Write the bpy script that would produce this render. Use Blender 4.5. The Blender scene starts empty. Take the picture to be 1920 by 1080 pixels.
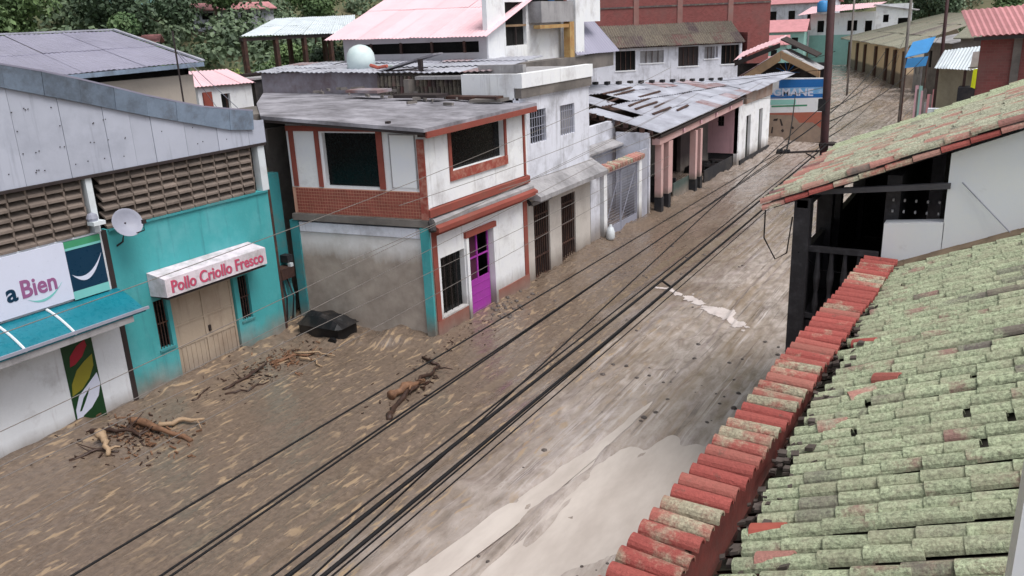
import bpy, math, random
import numpy as np
from mathutils import Vector, Matrix
random.seed(7); rng = np.random.default_rng(7)
S = bpy.context.scene; COL = S.collection
R = math.radians

# ------------------------------------------------------------------ camera, sky, sun, exposure
cd = bpy.data.cameras.new("camera"); cam = bpy.data.objects.new("camera", cd); COL.objects.link(cam)
S.camera = cam
_yv = Vector((970., 540., -1555.)).normalized()          # street direction seen by the lens
_dn = Vector((212., -4860., -1555.)).normalized()
_zv = -_dn; _zv = (_zv - _zv.dot(_yv) * _yv).normalized(); _xv = _yv.cross(_zv)
_rot = Matrix((_xv, _yv, _zv))                            # rows: world axes in lens coordinates
cam.matrix_world = Matrix.Translation((0, 0, 8.0)) @ _rot.to_4x4()
cd.sensor_width = 36.0; cd.lens = 1555. / 1920. * 36.0; cd.clip_start = 0.05; cd.clip_end = 2000
S.render.resolution_x = 1024; S.render.resolution_y = 576

W = bpy.data.worlds.new("World"); S.world = W; W.use_nodes = True
nt = W.node_tree; nt.nodes.clear()
sky = nt.nodes.new("ShaderNodeTexSky"); sky.sky_type = 'NISHITA'; sky.sun_disc = False
sky.sun_elevation = R(62); sky.sun_rotation = R(300); sky.air_density = 1.0; sky.dust_density = 3.0
hs = nt.nodes.new("ShaderNodeHueSaturation"); hs.inputs['Saturation'].default_value = 0.38
bg = nt.nodes.new("ShaderNodeBackground"); bg.inputs['Strength'].default_value = 0.125
wo = nt.nodes.new("ShaderNodeOutputWorld")
nt.links.new(sky.outputs[0], hs.inputs['Color']); nt.links.new(hs.outputs[0], bg.inputs['Color']); nt.links.new(bg.outputs[0], wo.inputs['Surface'])
sd = bpy.data.lights.new("sun", 'SUN'); sd.energy = 1.35; sd.angle = R(32); sd.color = (1.0, 0.97, 0.93)
sun = bpy.data.objects.new("sun", sd); COL.objects.link(sun)
_az = R(300); _el = R(62)
_sv = Vector((math.sin(_az) * math.cos(_el), math.cos(_az) * math.cos(_el), math.sin(_el)))
_sv = Vector((0.45, -0.06, 0.89)).normalized()
sun.rotation_euler = _sv.to_track_quat('Z', 'Y').to_euler(); sun.location = (10, -10, 60)
sky.sun_rotation = math.atan2(_sv.x, _sv.y)
S.view_settings.view_transform = 'Standard'; S.view_settings.look = 'None'
S.view_settings.exposure = 0.7; S.view_settings.gamma = 1.0; S.view_settings.use_curve_mapping = False

# ------------------------------------------------------------------ materials
def lin(c):
    return tuple(((v / 255.) / 12.92 if v / 255. <= 0.04045 else ((v / 255. + 0.055) / 1.055) ** 2.4) for v in c)
class NT:
    def __init__(s, name):
        s.m = bpy.data.materials.new(name); s.m.use_nodes = True; s.t = s.m.node_tree
        s.b = s.t.nodes["Principled BSDF"]
        s.geo = s.n("ShaderNodeNewGeometry"); s.pos = s.geo.outputs['Position']
    def n(s, k, **kw):
        o = s.t.nodes.new(k)
        for a, v in kw.items(): setattr(o, a, v)
        return o
    def l(s, a, b): s.t.links.new(a, b)
    def val(s, sock, v):
        if isinstance(v, bpy.types.NodeSocket): s.l(v, sock)
        else: sock.default_value = v
    def mapping(s, sc, loc=(0, 0, 0), rot=(0, 0, 0)):
        o = s.n("ShaderNodeMapping"); o.inputs['Scale'].default_value = sc; o.inputs['Location'].default_value = loc
        o.inputs['Rotation'].default_value = rot
        s.l(s.pos, o.inputs['Vector']); return o.outputs[0]
    def noise(s, scale, vec=None, detail=4, rough=0.6, dist=0.0):
        o = s.n("ShaderNodeTexNoise"); o.inputs['Scale'].default_value = scale; o.inputs['Detail'].default_value = detail
        o.inputs['Roughness'].default_value = rough; o.inputs['Distortion'].default_value = dist
        s.l(vec if vec else s.pos, o.inputs['Vector']); return o.outputs['Fac']
    def ramp(s, f, a, b, va=0.0, vb=1.0):
        o = s.n("ShaderNodeMapRange"); o.clamp = True
        s.val(o.inputs[0], f); o.inputs[1].default_value = a; o.inputs[2].default_value = b
        o.inputs[3].default_value = va; o.inputs[4].default_value = vb; return o.outputs[0]
    def mix(s, f, a, b):
        o = s.n("ShaderNodeMix", data_type='RGBA'); s.val(o.inputs[0], f)
        for k, v in ((6, a), (7, b)):
            if isinstance(v, bpy.types.NodeSocket): s.l(v, o.inputs[k])
            else: o.inputs[k].default_value = (*v, 1.0)
        return o.outputs[2]
    def math(s, op, a, b=0.0):
        o = s.n("ShaderNodeMath", operation=op); s.val(o.inputs[0], a); s.val(o.inputs[1], b); return o.outputs[0]
    def sep(s):
        o = s.n("ShaderNodeSeparateXYZ"); s.l(s.pos, o.inputs[0]); return o.outputs
    def rand(s): return s.n("ShaderNodeObjectInfo").outputs['Random']
    def scalecol(s, c, f):
        o = s.n("ShaderNodeMix", data_type='RGBA', blend_type='MULTIPLY'); o.inputs[0].default_value = 1.0
        if isinstance(c, bpy.types.NodeSocket): s.l(c, o.inputs[6])
        else: o.inputs[6].default_value = (*c, 1)
        s.val(o.inputs[7], f); return o.outputs[2]
    def bump(s, h, strength, dist=0.02):
        o = s.n("ShaderNodeBump"); o.inputs['Strength'].default_value = strength; o.inputs['Distance'].default_value = dist
        s.l(h, o.inputs['Height']); s.l(o.outputs[0], s.b.inputs['Normal'])
    def fin(s, col, rough, metal=0.0, spec=0.4):
        s.val(s.b.inputs['Base Color'], col if isinstance(col, bpy.types.NodeSocket) else (*col, 1))
        s.val(s.b.inputs['Roughness'], rough); s.b.inputs['Metallic'].default_value = metal
        s.b.inputs['Specular IOR Level'].default_value = spec; return s.m

MUD = lin((118, 104, 91))
def pm(name, col, rough=0.8, var=0.18, scale=1.5, bump=0.25, bscale=14., stain=None, samt=0.35, sscale=0.9, streak=None, stk=0.35, mud=None, mudc=((114, 104, 96), (142, 132, 124)), rnd=0.0, metal=0.0, spec=0.35):
    """weathered surface: two-scale mottling, blotchy stains, run-down streaks, a flood line of mud"""
    c = lin(col); k = NT(name)
    n1 = k.noise(scale, detail=5); n2 = k.noise(scale * 9, detail=3)
    f = k.math('ADD', k.math('MULTIPLY', n1, 0.7), k.math('MULTIPLY', n2, 0.3))
    out = k.mix(k.ramp(f, 0.3, 0.7), tuple(v * (1 - var) for v in c), tuple(min(0.85, v * (1 + var)) for v in c))
    if stain:
        n3 = k.noise(sscale, k.mapping((1, 1, 1), (7.3, 2.1, 4.4)), 6, 0.68)
        out = k.mix(k.ramp(n3, 0.62 - samt * 0.35, 0.80 - samt * 0.2, 0, 0.85), out, lin(stain))
    if streak:
        n4 = k.noise(1.0, k.mapping((5.5, 5.5, 0.45)), 5, 0.65)
        out = k.mix(k.ramp(n4, 0.66 - stk * 0.3, 0.80, 0, 0.75), out, lin(streak))
    if rnd:
        out = k.scalecol(out, k.n_gray(k.ramp(k.rand(), 0, 1, 1 - rnd, 1 + rnd)))
    if mud:
        z = k.sep()[2]; nz = k.noise(1.3, k.mapping((1, 1, 0.35)), 6, 0.7)
        zz = k.math('ADD', z, k.math('MULTIPLY', nz, -mud[1]))
        out = k.mix(k.ramp(zz, mud[0] - mud[1] * 0.5 - mud[2], mud[0] - mud[1] * 0.5 + mud[2], 0.93, 0.0), out, k.mix(k.ramp(k.noise(2.2, detail=5), 0.35, 0.65), lin(mudc[0]), lin(mudc[1])))
    if bump: k.bump(k.noise(bscale, detail=5), bump)
    rr = k.ramp(n2, 0.3, 0.7, max(0.05, rough - 0.1), min(1, rough + 0.1))
    return k.fin(out, rr, metal, spec)
def n_gray(self, v):
    o = self.n("ShaderNodeCombineColor")
    for i in range(3): self.l(v, o.inputs[i])
    return o.outputs[0]
NT.n_gray = n_gray

M = {}
M['white'] = pm("white_render", (230, 232, 238), var=0.06, stain=(180, 177, 178), samt=0.3, streak=(152, 148, 147), stk=0.22, mud=(0.6, 0.7, 0.3))
M['white_old'] = pm("old_white_render", (214, 216, 226), var=0.08, stain=(150, 150, 156), samt=0.45, streak=(126, 124, 128), stk=0.35, mud=(0.8, 0.6, 0.5))
M['white_clean'] = pm("clean_white_wall", (234, 236, 243), var=0.03, stain=(190, 186, 184), samt=0.12, bump=0.08)
M['white_shop'] = pm("shop_white_wall", (218, 221, 226), var=0.06, stain=(168, 166, 168), samt=0.25, streak=(150, 140, 140), stk=0.2, mud=(0.32, 0.35, 0.2))
M['teal'] = pm("teal_paint", (68, 156, 160), var=0.10, scale=0.8, stain=(98, 170, 176), samt=0.4, streak=(56, 116, 122), stk=0.32, mud=(0.55, 0.8, 0.28), rough=0.7)
M['teal_dull'] = pm("dull_teal_paint", (60, 138, 144), var=0.15, stain=(110, 120, 115), samt=0.35, mud=(0.5, 0.6, 0.3))
M['red'] = pm("oxide_red_paint", (138, 72, 62), var=0.2, stain=(120, 84, 72), samt=0.3, mud=(0.25, 0.3, 0.3))
M['red_post'] = pm("peeling_red_paint", (144, 70, 60), var=0.2, scale=4, stain=(182, 140, 124), samt=0.5, sscale=5)
M['dado'] = pm("red_dado_paint", (146, 88, 76), var=0.15, stain=(132, 104, 92), samt=0.4, mud=(0.3, 0.35, 0.3))
M['concrete'] = pm("weathered_concrete", (158, 156, 158), var=0.15, stain=(112, 110, 112), samt=0.5, streak=(90, 88, 90), stk=0.4)
M['concrete_dk'] = pm("dark_stained_concrete", (118, 112, 108), var=0.22, stain=(72, 70, 68), samt=0.55)
M['slab'] = pm("roof_slab_cement", (160, 158, 166), var=0.18, scale=0.9, stain=(84, 82, 87), samt=0.8, sscale=0.9)
M['galv'] = pm("galvanised_cladding", (174, 178, 192), var=0.06, scale=0.6, stain=(154, 158, 172), samt=0.3, streak=(122, 126, 140), stk=0.3, rough=0.5, rnd=0.05, spec=0.5, bump=0.05)
M['flash'] = pm("grey_blue_flashing", (116, 130, 148), var=0.22, scale=2.2, stain=(84, 88, 96), samt=0.45, sscale=2.5, rough=0.45, rnd=0.22, spec=0.5, bump=0.1)
M['zinc'] = pm("zinc_sheet", (164, 166, 176), var=0.15, scale=1.6, stain=(128, 126, 136), samt=0.45, sscale=0.8, rough=0.5, rnd=0.12, spec=0.5, bump=0.05)
M['zinc_pale'] = pm("pale_zinc_sheet", (206, 214, 220), var=0.06, stain=(176, 184, 192), samt=0.35, rough=0.5, rnd=0.05, spec=0.5, bump=0.05)
M['zinc_rust'] = pm("rusted_zinc_sheet", (160, 152, 158), var=0.2, scale=1.6, stain=(128, 84, 78), samt=0.75, sscale=1.1, rough=0.6, rnd=0.2, bump=0.1)
M['roof_grey'] = pm("grey_roof_sheet", (142, 140, 158), var=0.08, scale=0.35, stain=(124, 122, 140), samt=0.4, sscale=0.35, rough=0.42, rnd=0.05, spec=0.5, bump=0.05)
M['roof_pink'] = pm("faded_red_sheet", (222, 184, 190), var=0.05, stain=(214, 172, 180), samt=0.3, rough=0.55, rnd=0.06, bump=0.05)
M['roof_rose'] = pm("rose_red_sheet", (192, 134, 138), var=0.12, stain=(172, 122, 124), samt=0.4, rough=0.6, rnd=0.08, bump=0.05)
M['block'] = pm("vent_block_cement", (120, 108, 100), var=0.2, scale=3, stain=(96, 86, 80), samt=0.5, sscale=2, rnd=0.12)
M['beige'] = pm("beige_door_steel", (178, 162, 144), var=0.08, stain=(160, 140, 122), samt=0.35, streak=(122, 104, 90), stk=0.3, mud=(0.35, 0.55, 0.35), rough=0.6)
M['purple'] = pm("purple_gate_paint", (158, 58, 158), var=0.07, stain=(142, 70, 140), samt=0.3, mud=(0.1, 0.3, 0.2), rough=0.5)
M['iron'] = pm("dark_iron", (52, 44, 44), var=0.2, rough=0.6, bump=0.1)
M['iron_brown'] = pm("brown_iron", (64, 46, 42), var=0.25, rough=0.65, stain=(100, 70, 56), samt=0.4, sscale=4)
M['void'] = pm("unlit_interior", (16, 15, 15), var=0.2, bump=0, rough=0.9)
M['glass'] = pm("dark_glass", (10, 13, 14), var=0.2, bump=0, rough=0.25, spec=0.2)
M['wood_dk'] = pm("black_stained_timber", (46, 44, 47), var=0.3, scale=4, stain=(66, 64, 68), samt=0.4, sscale=6, rough=0.7, bscale=30)
M['wood'] = pm("driftwood", (122, 90, 68), var=0.3, scale=6, stain=(84, 58, 44), samt=0.5, sscale=5, rough=0.75, bscale=40)
M['wood_pale'] = pm("pale_stripped_wood", (158, 134, 108), var=0.2, scale=6, stain=(140, 112, 88), samt=0.4, sscale=5, rough=0.7)
M['wood_wet'] = pm("wet_dark_bark", (64, 46, 38), var=0.3, scale=6, stain=(40, 30, 27), samt=0.5, sscale=5, rough=0.5)
M['board'] = pm("tan_barge_board", (156, 128, 100), var=0.2, stain=(120, 104, 88), samt=0.5)
M['pole'] = pm("dark_red_pole", (68, 42, 44), var=0.3, scale=3, stain=(46, 36, 38), samt=0.5, sscale=3, rough=0.7)
M['cable'] = pm("black_cable", (17, 16, 19), var=0.15, bump=0, rough=0.75)
M['wire'] = pm("pale_bare_wire", (116, 110, 106), var=0.1, bump=0, rough=0.4)
M['plastic_w'] = pm("white_plastic", (210, 216, 220), var=0.05, bump=0, rough=0.4, stain=(176, 178, 180), samt=0.2)
M['tank'] = pm("pale_aqua_tank", (202, 216, 216), var=0.05, bump=0, rough=0.45, stain=(170, 196, 196), samt=0.25)
M['dish'] = pm("grey_dish_paint", (146, 148, 162), var=0.06, bump=0, rough=0.5, stain=(126, 126, 136), samt=0.2)
M['sign_w'] = pm("sign_face_white", (206, 210, 228), var=0.03, bump=0, rough=0.35)
M['navy'] = pm("sign_navy", (14, 50, 74), var=0.05, bump=0, rough=0.35)
M['mauve'] = pm("sign_mauve", (146, 92, 134), var=0.05, bump=0, rough=0.4)
M['aqua'] = pm("sign_aqua", (120, 190, 186), var=0.05, bump=0, rough=0.4)
M['sgreen'] = pm("sign_green", (66, 142, 104), var=0.08, bump=0, rough=0.4)
M['pgreen'] = pm("poster_dark_green", (28, 62, 36), var=0.15, bump=0, rough=0.4)
M['pred'] = pm("poster_red", (152, 36, 52), var=0.1, bump=0, rough=0.4)
M['polive'] = pm("poster_olive", (132, 126, 44), var=0.1, bump=0, rough=0.4)
M['canopy'] = pm("teal_canopy_sheet", (22, 112, 128), var=0.12, scale=1.2, stain=(16, 84, 100), samt=0.4, rough=0.3, bump=0.03, spec=0.5)
M['lettering'] = pm("red_lettering", (190, 76, 104), var=0.12, bump=0, rough=0.5)
M['letter_sh'] = pm("grey_letter_shade", (150, 120, 136), var=0.1, bump=0, rough=0.5)
M['pinkwall'] = pm("pink_wall", (198, 158, 166), var=0.08, stain=(184, 150, 156), samt=0.35, streak=(160, 120, 124), stk=0.25)
M['salmon'] = pm("salmon_post", (194, 158, 154), var=0.10, stain=(204, 178, 176), samt=0.4, mud=(0.9, 0.3, 0.15))
M['soot'] = pm("black_plinth", (42, 42, 46), var=0.3, stain=(80, 74, 70), samt=0.4)
M['blue'] = pm("mural_blue", (36, 104, 172), var=0.12, bump=0.1)
M['mint'] = pm("mural_mint", (150, 206, 196), var=0.1, bump=0.1)
M['orange'] = pm("mural_orange", (168, 98, 82), var=0.15, bump=0.1, stain=(168, 116, 96), samt=0.4, sscale=2)
M['mural_mud'] = pm("mural_mud_wall", (156, 136, 120), var=0.15, stain=(126, 112, 104), samt=0.5)
M['cream'] = pm("cream_wall", (226, 200, 168), var=0.06, stain=(206, 184, 160), samt=0.25, mud=(1.35, 0.4, 0.12))
M['pilaster'] = pm("brown_pilaster", (84, 62, 52), var=0.15)
M['mint_wall'] = pm("mint_wall", (140, 180, 172), var=0.1, stain=(120, 160, 156), samt=0.3)
M['tarp'] = pm("blue_tarp", (60, 132, 190), var=0.15, rough=0.5)
M['yellow'] = pm("yellow_cloth", (214, 222, 40), var=0.1, bump=0.1)
M['ochre'] = pm("ochre_post", (178, 148, 100), var=0.15, stain=(150, 100, 60), samt=0.4, sscale=2)
M['rubber'] = pm("black_plastic", (24, 23, 25), var=0.25, rough=0.5, stain=(70, 62, 56), samt=0.3)
M['pipe'] = pm("pale_pipe", (160, 172, 162), var=0.1, bump=0, rough=0.5)
M['soil'] = pm("packed_soil", (84, 88, 62), var=0.3, scale=0.15, stain=(110, 98, 78), samt=0.4, sscale=0.06)
M['bark'] = pm("tree_bark", (84, 70, 58), var=0.25, scale=3)

def tile_mat(name, lich, red, cover, dark):
    k = NT(name); r = k.rand()
    n1 = k.noise(2.6, k.mapping((1, 1, 1), (3, 1, 9)), 5, 0.65); n2 = k.noise(34, detail=6, rough=0.8); n3 = k.noise(0.55, k.mapping((1, 1, 1), (1, 5, 2)), 3)
    base = k.mix(k.ramp(n2, 0.3, 0.7), tuple(v * 0.72 for v in lin(red)), tuple(v * 1.2 for v in lin(red)))
    li = k.mix(k.ramp(n2, 0.36, 0.62), tuple(v * 0.36 for v in lin(lich)), tuple(v * 1.25 for v in lin(lich)))
    li = k.mix(k.ramp(k.noise(7, detail=4), 0.45, 0.75, 0, 0.55), li, lin((168, 160, 140)))
    sel = k.math('ADD', k.math('MULTIPLY', n1, 0.75), k.math('ADD', k.math('MULTIPLY', r, 0.36), k.math('MULTIPLY', n3, 0.35)))
    sel = k.math('ADD', sel, k.math('MULTIPLY', n2, 0.18))
    col = k.mix(k.ramp(sel, cover, cover + 0.13), base, li)
    r2 = k.math('FRACT', k.math('MULTIPLY', r, 17.3))
    dk = k.math('MULTIPLY', k.ramp(r2, 1 - dark, 1 - dark + 0.06), k.ramp(n1, 0.35, 0.55))
    col = k.mix(k.math('MULTIPLY', dk, 0.8), col, lin((92, 78, 84)))
    col = k.mix(k.ramp(k.noise(5.5, k.mapping((1, 1, 1), (8, 8, 1)), 6, 0.7), 0.6, 0.72, 0, 0.8), col, lin((84, 78, 70)))
    r3 = k.math('FRACT', k.math('MULTIPLY', r, 53.7)); col = k.scalecol(col, k.n_gray(k.ramp(r3, 0, 1, 0.87, 1.10)))
    r4 = k.math('FRACT', k.math('MULTIPLY', r, 91.1)); col = k.mix(k.ramp(r4, 0.55, 1.0, 0, 0.25), col, lin((158, 146, 128)))
    k.bump(k.noise(38, detail=6, rough=0.7), 0.7, 0.02)
    return k.fin(col, 0.9, 0, 0.25)
M['tile'] = tile_mat("lichen_roof_tile", (178, 187, 156), (158, 126, 118), 0.53, 0.09)
M['tile_pale'] = tile_mat("pale_lichen_roof_tile", (184, 186, 164), (176, 130, 120), 0.62, 0.07)
M['tile_mid'] = tile_mat("half_lichen_roof_tile", (178, 178, 156), (178, 128, 118), 0.80, 0.06)
M['cap'] = tile_mat("parapet_cap_tile", (166, 160, 138), (160, 84, 78), 0.87, 0.03)
M['tile_new'] = pm("new_red_tile", (168, 88, 76), var=0.15, rough=0.8, stain=(168, 92, 80), samt=0.3, sscale=4)
M['tile_old'] = tile_mat("old_brown_tile", (120, 112, 104), (122, 92, 90), 0.6, 0.3)
M['tile_moss'] = tile_mat("mossy_far_tile", (142, 142, 128), (140, 130, 122), 0.6, 0.1)

def brick_mat(name, col, mortar, scale):
    k = NT(name); o = k.n("ShaderNodeTexBrick"); o.inputs['Scale'].default_value = scale
    mp = k.n("ShaderNodeCombineXYZ"); s = k.sep()
    k.l(k.math('ADD', k.math('MULTIPLY', s[0], 0.8), k.math('MULTIPLY', s[1], 0.6)), mp.inputs[0]); k.l(s[2], mp.inputs[1])
    k.l(mp.outputs[0], o.inputs['Vector']); c = lin(col)
    o.inputs['Color1'].default_value = (*c, 1); o.inputs['Color2'].default_value = (*(v * 0.75 for v in c), 1)
    o.inputs['Mortar'].default_value = (*lin(mortar), 1); o.inputs['Mortar Size'].default_value = 0.012
    col2 = k.mix(k.ramp(k.noise(0.6, detail=5), 0.48, 0.72, 0, 0.6), o.outputs[0], lin((118, 92, 88)))
    return k.fin(col2, 0.9, 0, 0.3)
M['brick'] = brick_mat("clay_block_wall", (138, 78, 76), (130, 98, 92), 3.0)

def leaf_mat(name, c1, c2):
    k = NT(name); n = k.noise(0.35, detail=3); n2 = k.noise(2.3, detail=2)
    f = k.math('ADD', k.math('MULTIPLY', n, 0.6), k.math('MULTIPLY', n2, 0.4))
    col = k.mix(k.ramp(f, 0.32, 0.68), lin(c1), lin(c2))
    k.b.inputs['Transmission Weight'].default_value = 0.0
    return k.fin(col, 0.6, 0, 0.3)
M['leaf_dk'] = leaf_mat("dark_foliage", (46, 60, 48), (84, 104, 76))
M['leaf_md'] = leaf_mat("mid_foliage", (62, 86, 56), (116, 138, 90))
M['leaf_lt'] = leaf_mat("light_foliage", (92, 112, 50), (156, 164, 88))
M['leaf_hill'] = leaf_mat("hill_foliage", (64, 82, 66), (112, 128, 98))

def mud_mat():
    k = NT("flood_mud"); x, y, z = k.sep()
    wob = k.noise(0.35, detail=4)
    xx = k.math('ADD', x, k.math('MULTIPLY', k.math('SUBTRACT', wob, 0.5), 5.0))
    right = k.math('MAXIMUM', k.ramp(xx, -9.2, -6.6), k.ramp(k.math('ADD', y, k.math('MULTIPLY', x, 1.6)), 12.0, 36.0))                       # thinner grey silt; its pale tone also paints sky reflected in the wet
    
    grain = k.noise(9, detail=6, rough=0.7)
    flow = k.noise(1.0, k.mapping((5.0, 0.55, 1)), 6, 0.65, 0.3)
    fine = k.noise(1.0, k.mapping((4.5, 1.7, 1)), 6, 0.6, 0.5)
    brown = k.mix(k.ramp(grain, 0.3, 0.7), lin((93, 80, 70)), lin((124, 108, 94)))
    grey = k.mix(k.ramp(fine, 0.35, 0.65), lin((140, 128, 120)), lin((186, 175, 169)))
    och = k.ramp(k.noise(0.6, k.mapping((1.5, 0.22, 1), (4, 7, 0)), 4), 0.46, 0.62)
    grey = k.mix(k.math('MULTIPLY', och, k.ramp(k.noise(1.0, k.mapping((6.0, 0.22, 1), (1, 5, 0)), 5, 0.6), 0.42, 0.58, 0.15, 0.75)), grey, lin((138, 118, 96)))
    s1 = k.noise(1.0, k.mapping((7.0, 0.11, 1), (3, 3, 0)), 4, 0.6, 0.15); s2 = k.noise(1.0, k.mapping((10.0, 0.15, 1), (8, 1, 0)), 4, 0.6, 0.2)
    brk = k.ramp(k.noise(0.8, detail=4), 0.38, 0.6)
    grey = k.mix(k.math('MULTIPLY', k.ramp(s1, 0.57, 0.63), k.math('MULTIPLY', brk, 0.65)), grey, lin((206, 197, 194)))
    grey = k.mix(k.math('MULTIPLY', k.ramp(s2, 0.58, 0.62), k.math('MULTIPLY', brk, 0.65)), grey, lin((92, 82, 80)))
    grey = k.mix(k.ramp(k.noise(30, detail=3), 0.6, 0.7, 0, 0.35), grey, lin((104, 96, 96)))
    near = k.math('MULTIPLY', k.ramp(y, 17.5, 13.0), k.ramp(x, -8.2, -6.2)); pal = k.ramp(k.noise(1.1, k.mapping((1.8, 0.6, 1), (2, 9, 0)), 6, 0.7), 0.40, 0.60)
    grey = k.mix(k.math('MULTIPLY', near, k.math('MULTIPLY', pal, 0.65)), grey, lin((194, 183, 176)))
    col = k.mix(right, brown, grey)
    col = k.mix(k.ramp(flow, 0.55, 0.75, 0, 0.3), col, lin((112, 98, 90)))
    f1 = k.noise(1.0, k.mapping((9.5, 2.3, 1), (0, 0, 0), (0, 0, R(-4))), 2, 0.45, 0.35)
    f2 = k.noise(0.5, detail=2)
    fl = k.math('MULTIPLY', k.ramp(f1, 0.575, 0.65), k.ramp(f2, 0.36, 0.54))
    fl = k.math('MULTIPLY', fl, k.ramp(xx, -5.8, -7.8, 0.0, 1.0))
    fl = k.math('MULTIPLY', fl, k.ramp(y, 26, 18, 0.15, 1.0))
    col = k.mix(k.math('MULTIPLY', fl, 0.8), col, lin((164, 141, 114)))  # tan flecks paint sky glints on the mud ripples
    wet = k.noise(0.9, k.mapping((1.5, 0.5, 1), (9, 3, 0)), 5, 0.6)
    ro = k.math('ADD', k.ramp(wet, 0.40, 0.60, 0.12, 0.34), k.math('MULTIPLY', right, -0.07))
    h = k.math('ADD', k.math('MULTIPLY', grain, 0.35), k.math('MULTIPLY', fine, 0.6))
    h = k.math('ADD', h, k.math('MULTIPLY', k.ramp(f1, 0.40, 0.66), k.math('MULTIPLY', k.ramp(xx, -6.5, -8.5), 0.8)))
    h = k.math('SUBTRACT', h, k.math('MULTIPLY', k.ramp(s2, 0.57, 0.64), 0.5))
    k.bump(h, 0.30, 0.03)
    return k.fin(col, ro, 0, 0.5)
M['mud'] = mud_mat()
def water_mat():
    k = NT("muddy_water"); n = k.noise(0.8, k.mapping((2.5, 0.8, 1)), 4)
    col = k.mix(k.ramp(n, 0.35, 0.65), lin((188, 177, 170)), lin((206, 196, 189)))
    k.bump(k.noise(3, detail=3), 0.03, 0.01)
    return k.fin(col, 0.10, 0, 0.5)
M['water'] = water_mat()
M['clod'] = pm("mud_clod", (86, 78, 74), var=0.25, rough=0.5, scale=6)
M['foam'] = pm("pale_silt_crust", (204, 194, 190), var=0.1, rough=0.5, scale=4, stain=(176, 164, 160), samt=0.4, sscale=3)

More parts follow.
